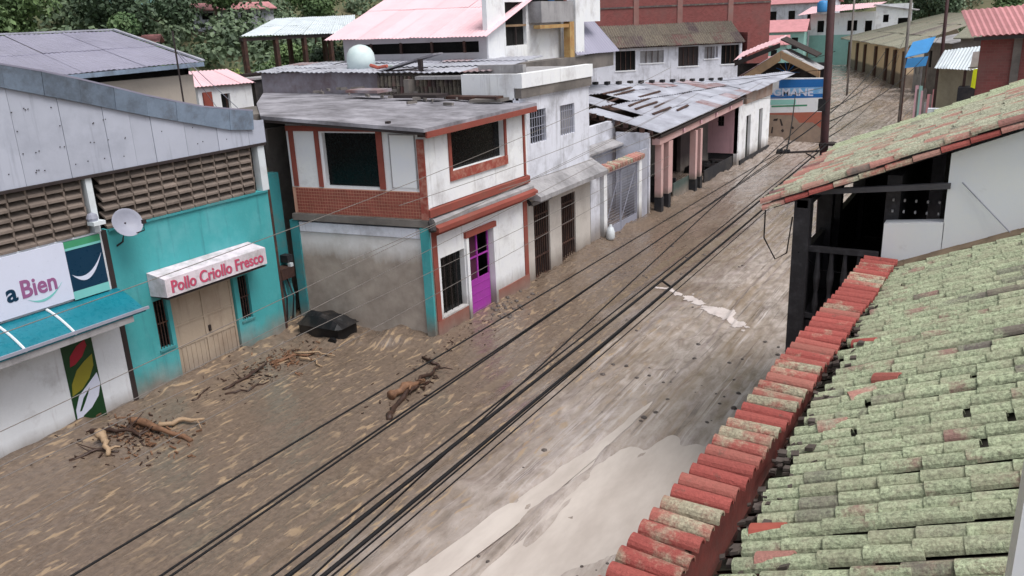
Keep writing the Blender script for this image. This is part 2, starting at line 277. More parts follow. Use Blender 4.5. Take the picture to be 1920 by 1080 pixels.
# ------------------------------------------------------------------ mesh helpers
ORG = {}
class MB:
    def __init__(s): s.v = []; s.f = []
    def add(s, vs, fs):
        b = len(s.v); s.v += [tuple(p) for p in vs]; s.f += [tuple(i + b for i in f) for f in fs]; return s
    def para(s, o, a, b, c):
        o, a, b, c = map(Vector, (o, a, b, c))
        if a.cross(b).dot(c) < 0: a, b = b, a
        P = [o, o + a, o + a + b, o + b]; P += [p + c for p in P]
        return s.add(P, [(3, 2, 1, 0), (4, 5, 6, 7), (0, 1, 5, 4), (1, 2, 6, 5), (2, 3, 7, 6), (3, 0, 4, 7)])
    def box(s, x0, x1, y0, y1, z0, z1):
        return s.para((x0, y0, z0), (x1 - x0, 0, 0), (0, y1 - y0, 0), (0, 0, z1 - z0))
    def prism(s, pts, vec):
        vec = Vector(vec); n = len(pts); P = [Vector(p) for p in pts]
        nn = Vector((0, 0, 0))
        for i in range(n): nn += P[i].cross(P[(i + 1) % n])
        if nn.dot(vec) < 0: P = P[::-1]
        Q = P + [p + vec for p in P]
        return s.add(Q, [tuple(range(n))[::-1], tuple(range(n, 2 * n))] + [(i, (i + 1) % n, n + (i + 1) % n, n + i) for i in range(n)])
    def slab(s, pts, t): return s.prism(pts, (0, 0, -t))
    def tube(s, pts, r, n=6, r1=None):
        P = [Vector(p) for p in pts]; m = len(P); b = len(s.v)
        for i, p in enumerate(P):
            d = (P[min(i + 1, m - 1)] - P[max(i - 1, 0)]).normalized()
            up = Vector((0, 0, 1)) if abs(d.z) < 0.9 else Vector((1, 0, 0))
            a = d.cross(up).normalized(); c = a.cross(d)
            rr = (r[i] if isinstance(r, (list, tuple)) else (r if r1 is None else r + (r1 - r) * i / (m - 1)))
            for j in range(n):
                t = 2 * math.pi * j / n; s.v.append(tuple(p + a * math.cos(t) * rr + c * math.sin(t) * rr))
        for i in range(m - 1):
            for j in range(n):
                k = (j + 1) % n; s.f.append((b + i * n + j, b + i * n + k, b + (i + 1) * n + k, b + (i + 1) * n + j))
        s.f.append(tuple(b + j for j in range(n))[::-1]); s.f.append(tuple(b + (m - 1) * n + j for j in range(n)))
        return s
    def lathe(s, c, prof, n=16):
        c = Vector(c); b = len(s.v); m = len(prof)
        for r, z in prof:
            for j in range(n):
                t = 2 * math.pi * j / n; s.v.append(tuple(c + Vector((r * math.cos(t), r * math.sin(t), z))))
        for i in range(m - 1):
            for j in range(n):
                k = (j + 1) % n; s.f.append((b + i * n + j, b + i * n + k, b + (i + 1) * n + k, b + (i + 1) * n + j))
        s.f.append(tuple(b + j for j in range(n))[::-1]); s.f.append(tuple(b + (m - 1) * n + j for j in range(n)))
        return s
    def wall(s, o, u, w, h, th, inn, ops=()):
        """wall sheet with real openings; o = outer lower corner, u along, inn = inward unit vector"""
        o, u, inn = Vector(o), Vector(u).normalized(), Vector(inn).normalized()
        us = sorted({0, w} | {a for q in ops for a in q[:2]}); vs = sorted({0, h} | {a for q in ops for a in q[2:]})
        us = [a for a in us if 0 <= a <= w]; vs = [a for a in vs if 0 <= a <= h]
        def solid(i, j):
            if i < 0 or j < 0 or i >= len(us) - 1 or j >= len(vs) - 1: return False
            cu, cv = (us[i] + us[i + 1]) / 2, (vs[j] + vs[j + 1]) / 2
            return not any(q[0] < cu < q[1] and q[2] < cv < q[3] for q in ops)
        z = Vector((0, 0, 1)); flip = u.cross(z).dot(inn) > 0
        def q(a, b, c, d): s.add([a, b, c, d], [(3, 2, 1, 0) if flip else (0, 1, 2, 3)])
        for i in range(len(us) - 1):
            for j in range(len(vs) - 1):
                if not solid(i, j): continue
                p = [o + u * us[i + a] + z * vs[j + b] for a, b in ((0, 0), (1, 0), (1, 1), (0, 1))]; r = [x + inn * th for x in p]
                q(*p); q(r[3], r[2], r[1], r[0])
                for (di, dj, a, b) in ((0, -1, 0, 1), (1, 0, 1, 2), (0, 1, 2, 3), (-1, 0, 3, 0)):
                    if not solid(i + di, j + dj): q(p[b], p[a], r[a], r[b])
        return s
    def mesh(s, name):
        me = bpy.data.meshes.new(name); me.from_pydata(s.v, [], s.f); me.update(); return me
    def build(s, name, mat, parent=None, smooth=False, local=False):
        if parent is not None and not local:
            off = ORG.get(parent.name, Vector((0, 0, 0)))
            s.v = [(p[0] - off.x, p[1] - off.y, p[2] - off.z) for p in s.v]
        me = s.mesh(name); me.materials.append(M[mat] if isinstance(mat, str) else mat)
        if smooth:
            for p in me.polygons: p.use_smooth = True
        o = bpy.data.objects.new(name, me); COL.objects.link(o)
        if parent is not None:
            o.parent = parent; ORG[o.name] = ORG.get(parent.name, Vector((0, 0, 0)))
        else: ORG[o.name] = Vector((0, 0, 0))
        return o
def tag(o, label=None, cat=None, group=None, kind=None):
    for k, v in (('label', label), ('category', cat), ('group', group), ('kind', kind)):
        if v: o[k] = v
    return o
def thing(name, loc, label, cat, group=None):
    o = bpy.data.objects.new(name, None); COL.objects.link(o); o.location = loc; o.empty_display_size = 0.3
    ORG[o.name] = Vector(loc); return tag(o, label, cat, group)
def inst(name, me, parent, loc, rot=(0, 0, 0), sc=(1, 1, 1)):
    o = bpy.data.objects.new(name, me); COL.objects.link(o); o.parent = parent
    o.location = Vector(loc) - ORG[parent.name]; o.rotation_euler = rot; o.scale = sc; ORG[o.name] = ORG[parent.name]; return o
def text(body, size, loc, right, up, mat, parent, name="lettering", sx=1.0, ext=0.006, bold=0.0, space=1.0):
    cu = bpy.data.curves.new("t", 'FONT'); cu.body = body; cu.size = size; cu.extrude = ext; cu.offset = bold; cu.space_character = space
    cu.resolution_u = 3
    to = bpy.data.objects.new("t", cu); COL.objects.link(to)
    dg = bpy.context.evaluated_depsgraph_get(); me = bpy.data.meshes.new_from_object(to.evaluated_get(dg))
    bpy.data.objects.remove(to); me.name = name
    r_, u_ = Vector(right).normalized(), Vector(up).normalized(); n_ = r_.cross(u_); off = ORG[parent.name]
    for v in me.vertices: v.co = Vector(loc) + r_ * v.co.x * sx + u_ * v.co.y + n_ * v.co.z - off
    me.materials.clear(); me.materials.append(M[mat])
    o = bpy.data.objects.new(name, me); COL.objects.link(o); o.parent = parent; ORG[o.name] = off; return o
def lerp(a, b, t): return Vector(a) + (Vector(b) - Vector(a)) * t
def bil(p00, p10, p11, p01, u, v): return lerp(lerp(p00, p10, u), lerp(p01, p11, u), v)
def sheet_roof(parent, p00, p10, p11, p01, nu, nv, mat, waves=7, amp=0.02, jit=0.02, name="roof_sheet", lap=0.02, alt=None, altp=0.0, skip=()):
    """corrugated sheets laid one by one; u runs along the eave, v up the slope"""
    n = (Vector(p10) - Vector(p00)).cross(Vector(p01) - Vector(p00)).normalized()
    if n.z < 0: n = -n
    for j in range(nv):
        for i in range(nu):
            if (i, j) in skip: continue
            b = MB(); vs = []; fs = []; tl = random.uniform(-1, 1) * jit; tr = random.uniform(-1, 1) * jit; tb = random.uniform(0, 1) * jit
            v0, v1 = j / nv - (lap if j else 0), (j + 1) / nv
            K = waves * 2
            for b_, vv in ((0, v0), (1, v1)):
                for k in range(K + 1):
                    u = (i + k / K) / nu
                    h = amp * (1 if k % 2 else -1) + lerp((tl, 0, 0), (tr, 0, 0), k / K).x + (tb + 0.012 if b_ == 0 else 0) + 0.012 * (i % 2)
                    vs.append(bil(p00, p10, p11, p01, u, vv) + n * h)
            up = [tuple(p) for p in vs]; dn = [tuple(Vector(p) - n * 0.012) for p in vs]
            for k in range(K):
                fs.append((k, k + 1, K + 2 + k, K + 1 + k)); 
            m = len(up)
            fs += [tuple(m + q for q in f[::-1]) for f in fs[:K]]
            fs += [(k + 1, k, m + k, m + k + 1) for k in range(K)]
            b.add(up + dn, fs)
            b.build(name, alt if (alt and random.random() < altp) else mat, parent)
def shell(b, x0, x1, y0, y1, z0, z1, t=0.12, open_=('x1',)):
    if 'x0' not in open_: b.box(x0, x0 + t, y0 + t, y1 - t, z0, z1 - t)
    if 'x1' not in open_: b.box(x1 - t, x1, y0 + t, y1 - t, z0, z1 - t)
    if 'y0' not in open_: b.box(x0, x1, y0, y0 + t, z0, z1 - t)
    if 'y1' not in open_: b.box(x0, x1, y1 - t, y1, z0, z1 - t)
    if 'z1' not in open_: b.box(x0, x1, y0, y1, z1 - t, z1)
    return b

# ------------------------------------------------------------------ ground
_VN = {}
def vnoise(x, y, seed=0):
    if seed not in _VN:
        g = np.random.default_rng(seed).random((257, 257)); g[256] = g[0]; g[:, 256] = g[:, 0]; _VN[seed] = g
    g = _VN[seed]
    xi = np.floor(x).astype(int); yi = np.floor(y).astype(int); fx = x - xi; fy = y - yi
    fx = fx * fx * (3 - 2 * fx); fy = fy * fy * (3 - 2 * fy); xi %= 256; yi %= 256
    return (g[xi, yi] * (1 - fx) + g[xi + 1, yi] * fx) * (1 - fy) + (g[xi, yi + 1] * (1 - fx) + g[xi + 1, yi + 1] * fx) * fy
def poly_sd(x, y, pts):
    """signed distance (negative inside)"""
    pts = np.array(pts); d = np.full(x.shape, 1e9); ins = np.zeros(x.shape, bool)
    for i in range(len(pts)):
        a = pts[i]; b = pts[(i + 1) % len(pts)]; e = b - a
        t = np.clip(((x - a[0]) * e[0] + (y - a[1]) * e[1]) / (e @ e), 0, 1)
        d = np.minimum(d, np.hypot(x - a[0] - t * e[0], y - a[1] - t * e[1]))
        c = (a[1] > y) != (b[1] > y)
        with np.errstate(divide='ignore', invalid='ignore'):
            ins ^= c & (x < (b[0] - a[0]) * (y - a[1]) / (b[1] - a[1] + 1e-12) + a[0])
    return np.where(ins, -d, d)
POOL = [(-5.75, 13.7), (-5.1, 14.1), (-4.3, 14.0), (-4.1, 12.8), (-4.2, 11.6), (-4.5, 10.9), (-4.95, 10.0), (-5.3, 8.6), (-5.7, 6.5), (-6.2, 6.5), (-6.1, 8.8), (-5.95, 10.3), (-5.98, 11.8), (-5.95, 13.0)]
STRIP = [(-5.95, 14.5), (-6.05, 15.6), (-6.3, 14.2), (-6.62, 12.3), (-6.75, 10.9), (-6.9, 9.8), (-7.15, 8.3), (-7.5, 6.3), (-6.85, 6.3), (-6.6, 8.6), (-6.4, 10.2), (-6.2, 12.0)]
def ground_h(x, y):
    h = 0.05 * (vnoise(x * 0.5, y * 0.25, 1) - 0.5) + 0.035 * (vnoise(x * 1.7 + 9, y * 0.9 + 3, 2) - 0.5) + 0.018 * (vnoise(x * 5, y * 3.2, 3) - 0.5)
    wx = x + 0.5 * (vnoise(x * 0.3 + 5, y * 0.12 + 8, 4) - 0.5)
    # wheel ruts run down the carriageway
    for c, w, d in ((-7.9, 0.16, 0.05), (-7.55, 0.10, 0.035), (-7.0, 0.14, 0.05), (-6.15, 0.12, 0.05), (-5.85, 0.07, 0.045), (-5.1, 0.16, 0.04), (-8.6, 0.2, 0.04), (-9.3, 0.16, 0.03)):
        q = (wx - c) / w; act = np.clip((vnoise(y * 0.13 + c * 7, y * 0 + c, 5) - 0.25) * 4, 0, 1)
        h += act * (-d * np.exp(-q * q) + d * 0.7 * np.exp(-(np.abs(q) - 1.7) ** 2 * 1.6))
    road = np.clip((x + 9.6) / 1.5, 0, 1)
    h += road * 0.035 * (vnoise(wx * 7, y * 0.8, 6) - 0.5)
    h += (1 - road) * 0.03 * (vnoise(x * 3.4 + 2, y * 1.4, 7) - 0.5)
    h += road * 0.05 * np.clip(vnoise(x * 3, y * 2.4, 8) - 0.66, 0, 1) * 3 * np.clip((vnoise(x * 0.5 + 3, y * 0.3, 9) - 0.4) * 5, 0, 1)
    wy = np.clip((y - 14.0) / 2.6, 0, 1); wy = wy * wy * (3 - 2 * wy)
    bank = np.clip((-14.2 + 3.2 * wy - x) / (2.4 - 0.8 * wy), 0, 1)
    h += bank * (0.05 + 0.07 * vnoise(x * 1.1, y * 0.7, 10))
    lip = np.clip((-15.75 + 3.8 * wy - x) / 0.6, 0, 1)
    h += lip * (0.30 * np.clip(vnoise(x * 1.4 + 4, y * 0.8, 15) - 0.3, 0, 1) + 0.12 * vnoise(x * 5, y * 4.0, 16))
    nz = 0.35 * (vnoise(x * 1.6, y * 0.9, 11) - 0.5)
    sm = 0.03 * (vnoise(x * 7, y * 3.5, 13) - 0.5) + 0.025 * (vnoise(x * 2.2, y * 1.2, 14) - 0.5)
    h -= (0.072 + sm) * np.clip(-(poly_sd(x, y, POOL) + nz) / 0.45 + 0.4, 0, 1)
    h -= (0.085 + sm) * np.clip(-(poly_sd(x, y, STRIP) + nz * 0.5) / 0.25 + 0.35, 0, 1)
    return h
def gh(x, y): return float(ground_h(np.array([x]), np.array([y]))[0])
def grid_mesh(name, X, Y, Z, mat, smooth=True):
    ny, nx = X.shape; v = np.stack([X, Y, Z], -1).reshape(-1, 3)
    i = np.arange(ny * nx).reshape(ny, nx); f = np.stack([i[:-1, :-1], i[:-1, 1:], i[1:, 1:], i[1:, :-1]], -1).reshape(-1, 4)
    return fast_mesh(name, v, f, mat, smooth)
def fast_mesh(name, v, f, mat, smooth=False):
    me = bpy.data.meshes.new(name); me.vertices.add(len(v)); me.vertices.foreach_set("co", np.asarray(v, np.float32).ravel())
    k = f.shape[1]; me.loops.add(f.size); me.loops.foreach_set("vertex_index", f.astype(np.int32).ravel())
    me.polygons.add(len(f)); me.polygons.foreach_set("loop_start", np.arange(0, f.size, k, dtype=np.int32))
    me.polygons.foreach_set("use_smooth", np.full(len(f), smooth)); me.update(calc_edges=True); me.validate()
    me.materials.append(M[mat]); o = bpy.data.objects.new(name, me); COL.objects.link(o); ORG[o.name] = Vector((0, 0, 0)); return o
xs = np.concatenate([np.linspace(-40, -18.2, 12), np.arange(-18, -1.8, 0.07), np.linspace(-1.5, 14, 8)])
ys = np.concatenate([np.linspace(-6, 2, 6), np.arange(2.2, 16, 0.075), np.arange(16, 30, 0.11), np.arange(30, 62, 0.25), np.linspace(62.5, 190, 70)])
X, Y = np.meshgrid(xs, ys); Z = ground_h(X, Y)
tag(grid_mesh("muddy_street", X, Y, Z, 'mud'), kind='structure')
def terrain(x, y):
    l = np.clip(-x - 33, 0, None); b = np.clip(y - 150, 0, None); r = np.clip(x - 30, 0, None)
    h = 0.13 * l + 0.0016 * l * l + 0.16 * b + 0.0010 * b * b + 0.15 * r
    return h + np.clip(h, 0, 6) * 0.5 * (vnoise(x * 0.05 + 40, y * 0.05 + 40, 12) - 0.5) - 0.12
gx_ = np.concatenate([np.linspace(-900, -320, 8), np.linspace(-300, 120, 61), np.linspace(150, 700, 8)]); gy_ = np.concatenate([np.linspace(-500, -60, 6), np.linspace(-40, 330, 60), np.linspace(360, 1000, 8)])
X, Y = np.meshgrid(gx_, gy_); tag(grid_mesh("hillside_ground", X, Y, terrain(X, Y), 'soil'), kind='structure')
def puddle(poly, z, label, ex):
    P = np.array(poly); c = P.mean(0); b = MB()
    n = len(P); pts = []
    for p in P:
        d = (p - c) / np.linalg.norm(p - c); q = p + d * ex; pts.append((q[0], q[1], z))
    b.prism(pts, (0, 0, -0.004)); o = b.build("muddy_puddle", 'water'); return tag(o, kind='structure')
puddle(POOL, -0.022, "", 0.30); puddle(STRIP, -0.020, "", 0.12)

# ------------------------------------------------------------------ left: teal market building
XF = -16.4
mk = thing("market_building", (-17, 9, 0), "long shop building with grey metal gable, vent block band and teal painted wall", "building")
MB().wall((XF, 3.0, 0), (0, 1, 0), 7.25, 4.15, 0.2, (-1, 0, 0)).build("shop_wall", 'white_shop', mk)
b = MB(); b.wall((XF + 0.012, 10.36, 0), (0, 1, 0), 4.66, 4.15, 0.2, (-1, 0, 0), [(1.24, 3.1, 0, 2.2), (0.79, 1.13, 1.09, 2.27), (3.24, 3.58, 0.99, 2.16)])
b.build("teal_wall", 'teal', mk)
shell(MB(), -30, XF - 0.21, 3.0, 15.0, 0, 5.9, 0.15).build("rear_shell", 'concrete_dk', mk)
MB().box(XF - 0.05, XF + 0.03, 10.25, 10.36, 0, 4.15).build("drainpipe", 'iron', mk)
# vent blocks, one by one
vb = MB()
vb.prism([(0.03, 0, 0.0), (0.03, 0, 0.05), (-0.16, 0, 0.165), (-0.16, 0, 0.12)], (0, 0.345, 0))
vb.prism([(0.0, 0.345, 0.0), (0.012, 0.345, 0.185), (-0.16, 0.345, 0.185), (-0.16, 0.345, 0.0)], (0, 0.035, 0))
vme = vb.mesh("vent_block"); vme.materials.append(M['block'])
NB = 0
for r in range(6):
    for c in range(32):
        y = 3.15 + c * 0.382
        if y > 14.6 or 10.0 < y + 0.19 < 10.3: continue
        inst("vent_block", vme, mk, (XF + 0.0 + random.uniform(-0.012, 0.012), y, 4.16 + r * 0.192), (random.uniform(-.012, .012), 0, random.uniform(-.015, .015)))
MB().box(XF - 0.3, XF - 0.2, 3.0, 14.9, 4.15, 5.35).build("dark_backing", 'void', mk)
for y0, y1 in ((10.10, 10.24), (14.80, 15.02)):
    MB().box(XF - 0.18, XF + 0.05, y0, y1, 4.152, 5.33).build("white_post", 'plastic_w', mk)
# cladding and flashing
top = [(3.0, 8.95), (5.0, 8.6), (7.0, 8.12), (8.85, 7.65), (9.83, 7.42), (10.77, 7.14), (11.97, 6.76), (13.34, 6.40), (14.71, 6.18), (15.03, 6.16)]
bot = [(3.0, 8.55), (5.0, 8.2), (7.0, 7.72), (8.76, 7.26), (10.08, 6.89), (11.63, 6.43), (12.97, 6.07), (14.12, 5.77), (14.68, 5.72), (15.03, 5.72)]
ft = lambda y: float(np.interp(y, [p[0] for p in top], [p[1] for p in top]))
fb = lambda y: float(np.interp(y, [p[0] for p in bot], [p[1] for p in bot]))
y = 3.2; wds = [0.95, 0.95, 0.95, 0.95, 0.95, 0.95, 0.95, 0.92, 0.60, 0.50, 0.85, 0.9, 0.95, 0.9]
for w in wds:
    y1 = min(y + w, 15.12); st = random.uniform(0, 0.012)
    MB().prism([(XF + 0.02 + st, y + 0.004, 5.36), (XF + 0.02 + st, y1 - 0.006, 5.36), (XF + 0.02 + st, y1 - 0.006, fb(y1) + 0.2), (XF + 0.02 + st, y + 0.004, fb(y) + 0.2)], (0.025, 0, 0)).build("cladding_panel", 'galv', mk)
    y = y1
    if y >= 15.1: break
MB().box(XF - 0.02, XF + 0.10, 3.0, 15.05, 5.30, 5.358).build("cladding_sill", 'iron', mk)
ysf = np.linspace(3.0, 14.72, 17)
for i in range(16):
    a, c = ysf[i], ysf[i + 1] - 0.006; o = 0.006 * (i % 2)
    MB().prism([(XF + 0.11 + o, a, fb(a)), (XF + 0.11 + o, c, fb(c)), (XF + 0.16 + o, c, ft(c)), (XF + 0.16 + o, a, ft(a))], (-0.09, 0, 0)).build("flashing_strip", 'flash', mk)
b = MB()
for i in range(16): b.prism([(XF + 0.165, ysf[i], ft(ysf[i]) + 0.002), (XF + 0.165, ysf[i + 1], ft(ysf[i + 1]) + 0.002), (XF - 0.2, ysf[i + 1], ft(ysf[i + 1]) + 0.002), (XF - 0.2, ysf[i], ft(ysf[i]) + 0.002)], (0, 0, 0.035))
b.build("flashing_cap", 'roof_grey', mk)
b = MB()
for k in range(60):
    yy = random.uniform(7.5, 14.8); zz = random.choice([5.62, 6.0, 6.4, 6.8]) + random.uniform(-0.03, .03)
    if zz < fb(yy) - 0.05: b.box(XF + 0.05, XF + 0.066, yy - 0.009, yy + 0.009, zz - 0.009, zz + 0.009)
tag(b.build("screw_heads", 'iron', mk), kind='stuff')
MB().slab([(XF - 0.1, 3.0, 8.6), (XF - 0.1, 15.1, 5.9), (-30, 15.1, 5.9), (-30, 3.0, 8.6)], 0.06).build("roof", 'zinc', mk)
MB().box(XF + 0.0, XF + 0.06, 10.4, 14.95, 4.10, 4.148).build("wall_trim", 'teal_dull', mk)
MB().box(XF - 0.02, XF + 0.02, 14.98, 15.06, 0.0, 4.14).build("corner_pipe", 'iron_brown', mk)
# door and barred windows of the teal shop
b = MB(); b.box(XF - 0.12, XF - 0.09, 11.62, 13.44, 0.0, 2.2); d = b.build("shop_door", 'beige', mk)
b = MB()
for yy in (11.62, 12.50, 13.38): b.box(XF - 0.088, XF - 0.062, yy, yy + 0.06, 0.05, 2.18)
for zz in (0.08, 0.92, 1.45, 2.12): b.box(XF - 0.087, XF - 0.066, 11.66, 13.40, zz, zz + 0.045)
b.build("door_frame", 'beige', d)
b = MB()
for i in range(12): b.box(XF - 0.088, XF - 0.075, 11.75 + i * 0.135, 11.79 + i * 0.135, 0.13, 0.9)
b.build("door_ribs", 'beige', d); MB().box(XF - 0.088, XF - 0.05, 12.60, 12.66, 1.05, 1.2).build("door_handle", 'iron', d)
for (y0, y1, z0, z1) in ((11.15, 11.49, 1.09, 2.27), (13.60, 13.94, 0.99, 2.16)):
    w = MB().box(XF - 0.16, XF - 0.14, y0, y1, z0, z1).build("barred_window", 'glass', mk)
    for i in range(4):
        yy = y0 + 0.05 + i * (y1 - y0 - 0.1) / 3
        MB().box(XF - 0.06, XF - 0.04, yy - 0.009, yy + 0.009, z0, z1).build("window_bar", 'iron_brown', w)
    MB().box(XF - 0.059, XF - 0.041, y0, y1, (z0 + z1) / 2, (z0 + z1) / 2 + 0.03).build("cross_bar", 'iron_brown', w)
    MB().box(XF - 0.14, XF + 0.05, y0 - 0.04, y1 + 0.04, z0 - 0.05, z0 - 0.002).build("window_sill", 'teal_dull', w)
# poster column with three leaves on the white wall
po = MB().box(XF + 0.002, XF + 0.014, 8.87, 9.56, 0.0, 2.02).build("leaf_poster", 'pgreen', mk)
def leaf(pts, mat, nm): MB().prism([(XF + 0.015, a, c) for a, c in pts], (0.004, 0, 0)).build(nm, mat, po)
leaf([(8.98, 1.50), (9.02, 1.72), (9.20, 1.90), (9.40, 1.98), (9.42, 1.84), (9.28, 1.64), (9.10, 1.52)], 'pred', "red_leaf")
leaf([(8.90, 0.86), (8.94, 1.12), (9.10, 1.38), (9.30, 1.52), (9.50, 1.62), (9.48, 1.36), (9.34, 1.12), (9.14, 0.94)], 'polive', "olive_leaf")
leaf([(8.90, 0.30), (8.91, 0.54), (9.04, 0.82), (9.26, 0.98), (9.52, 1.18), (9.55, 0.92), (9.46, 0.66), (9.26, 0.46), (9.05, 0.36), (8.88, 0.14)], 'sign_w', "white_leaf")
MB().prism([(XF + 0.0205, a, c) for a, c in [(8.98, 0.48), (9.12, 0.74), (9.30, 0.92), (9.24, 0.80), (9.14, 0.64), (9.03, 0.48)]], (0.003, 0, 0)).build("leaf_slit", 'pgreen', po)
# signboard
sg = thing("shop_signboard", (XF, 9, 2.9), "white shop signboard reading aBien with a navy panel showing a white smile", "sign")
MB().box(XF + 0.03, XF + 0.08, 3.5, 9.35, 2.92, 4.12).build("sign_board", 'sign_w', sg)
pn = MB().box(XF + 0.03, XF + 0.075, 9.352, 10.16, 2.88, 4.12).build("smile_panel", 'navy', sg)
MB().box(XF + 0.076, XF + 0.082, 9.352, 10.16, 3.98, 4.12).build("green_stripe", 'sgreen', pn)
MB().box(XF + 0.076, XF + 0.083, 9.352, 10.16, 3.93, 3.978).build("mint_stripe", 'aqua', pn)
MB().box(XF + 0.076, XF + 0.083, 9.352, 10.16, 2.88, 3.06).build("mint_stripe", 'aqua', pn)
def arc(y0, y1, z0, z1, sag, th, x, mat, nm, par, n=12):
    up, lo = [], []
    for i in range(n + 1):
        t = i / n; yy = y0 + (y1 - y0) * t; zz = z0 + (z1 - z0) * t - sag * 4 * t * (1 - t)
        up.append((x, yy, zz + th * math.sin(math.pi * t) * 0.5)); lo.append((x, yy, zz - th * math.sin(math.pi * t) * 0.5 - 0.002))
    MB().prism(lo + up[::-1], (0.004, 0, 0)).build(nm, mat, par)
arc(9.40, 10.12, 3.42, 3.72, 0.26, 0.11, XF + 0.077, 'sign_w', "smile", pn)
text("a", 0.50, (XF + 0.081, 8.03, 3.24), (0, 1, 0), (0, 0, 1), 'navy', sg, bold=0.012)
text("Bien", 0.50, (XF + 0.081, 8.31, 3.24), (0, 1, 0), (0, 0, 1), 'mauve', sg, sx=0.86, bold=0.012)
arc(8.42, 9.16, 3.18, 3.34, 0.17, 0.05, XF + 0.081, 'aqua', "smile", sg)
# canopy over the shop front
cn = thing("shop_canopy", (XF, 8, 2.6), "teal sloping canopy with white curved ribs below the aBien sign", "canopy")
def cz(t): return 2.86 - 0.30 * t - 0.10 * t * t + 0.10 * t * (1 - t)
b = MB(); NS = 6
for i in range(NS):
    t0, t1 = i / NS, (i + 1) / NS
    b.prism([(XF + 0.01 + 0.9 * t0, 3.0, cz(t0)), (XF + 0.01 + 0.9 * t1, 3.0, cz(t1)), (XF + 0.01 + 0.9 * t1, 10.35, cz(t1)), (XF + 0.01 + 0.9 * t0, 10.35, cz(t0))], (0, 0, -0.02))
b.build("canopy_sheet", 'canopy', cn)
for yy in (4.2, 5.4, 6.6, 7.75, 8.75):
    MB().tube([(XF + 0.02 + 0.9 * t, yy, cz(t) + 0.015) for t in np.linspace(0, 1, 7)], 0.028, 6).build("rib", 'plastic_w', cn)
MB().box(XF + 0.90, XF + 0.94, 3.0, 10.42, 2.48, 2.54).build("edge_rail", 'dish', cn)
MB().box(XF + 0.80, XF + 0.885, 3.0, 10.05, 2.30, 2.46).build("fascia_beam", 'concrete', cn)
# awning box
aw = thing("awning_box_sign", (XF, 12.8, 2.5), "white box sign over the shop door reading Pollo Criollo Fresco in red", "sign")
x1 = XF + 0.62
b = MB(); b.prism([(XF + 0.02, 11.12, 2.42), (x1, 11.12, 2.46), (x1, 11.12, 2.88), (XF + 0.02, 11.12, 2.97)], (0, 2.98, 0)); b.build("sign_box", pm("sign_box_white", (216, 206, 214), var=0.08, bump=0.05, stain=(150, 150, 148), samt=0.5, sscale=2.2, streak=(160, 130, 140), stk=0.3), aw)
ts = text("Pollo Criollo Fresco", 0.40, (x1 + 0.002, 11.25, 2.54), (0, 1, 0), (0, 0, 1), 'lettering', aw, sx=0.72, bold=0.006)
me = ts.data; ymax = max(v.co.y for v in me.vertices); ymin = min(v.co.y for v in me.vertices)
for v in me.vertices: v.co.y = ymin + (v.co.y - ymin) * (2.72 / (ymax - ymin))
t2 = text("Pollo Criollo Fresco", 0.40, (x1 + 0.0012, 11.275, 2.525), (0, 1, 0), (0, 0, 1), 'letter_sh', aw, name="letter_shadow", sx=0.72, bold=0.006, ext=0.002)
me = t2.data; ymax = max(v.co.y for v in me.vertices); ymin = min(v.co.y for v in me.vertices)
for v in me.vertices: v.co.y = ymin + (v.co.y - ymin) * (2.72 / (ymax - ymin))
MB().box(XF + 0.02, x1 - 0.01, 11.14, 14.08, 2.40, 2.415).build("box_underside", 'iron', aw)
# satellite dish and lamp
ds = thing("satellite_dish", (XF, 10.6, 4.0), "round grey satellite dish on the teal wall corner below the vent blocks", "satellite dish")
b = MB(); prof = [(0.02, -0.07), (0.13, -0.055), (0.25, -0.01), (0.31, 0.03)]
b.lathe((0, 0, 0), prof + [(0.318, 0.03), (0.25, -0.03), (0.13, -0.075), (0.02, -0.09)], 24)
rt = Vector((0.86, -0.20, 0.46)).to_track_quat('Z', 'Y').to_matrix(); cen = Vector((XF + 0.42, 10.62, 4.28))
b.v = [tuple(rt @ Vector(p) + cen) for p in b.v]; b.build("reflector", 'dish', ds, smooth=True)
MB().tube([cen + Vector((0, 0.05, -0.28)), cen + Vector((0.36, 0.12, -0.16)), cen + Vector((0.42, 0.1, 0.02))], 0.014, 6).build("feed_arm", 'iron', ds)
MB().box(cen.x + 0.40, cen.x + 0.46, cen.y + 0.06, cen.y + 0.14, cen.z, cen.z + 0.08).build("feed_head", 'iron', ds)
MB().tube([(XF + 0.02, 10.55, 3.75), (XF + 0.2, 10.58, 3.85), tuple(cen - Vector((0.07, 0, 0)))], 0.022, 6).build("mount", 'iron', ds)
lm = thing("wall_lamp", (XF + 0.1, 10.1, 4.3), "small white flood lamp beside the satellite dish", "lamp")
MB().box(XF + 0.07, XF + 0.30, 9.95, 10.22, 4.34, 4.42).build("lamp_head", 'plastic_w', lm); MB().lathe((XF + 0.12, 10.05, 4.42), [(0.1, 0), (0.12, 0.06), (0.09, 0.14), (0.03, 0.17)], 10).build("lamp_cap", 'dish', lm)

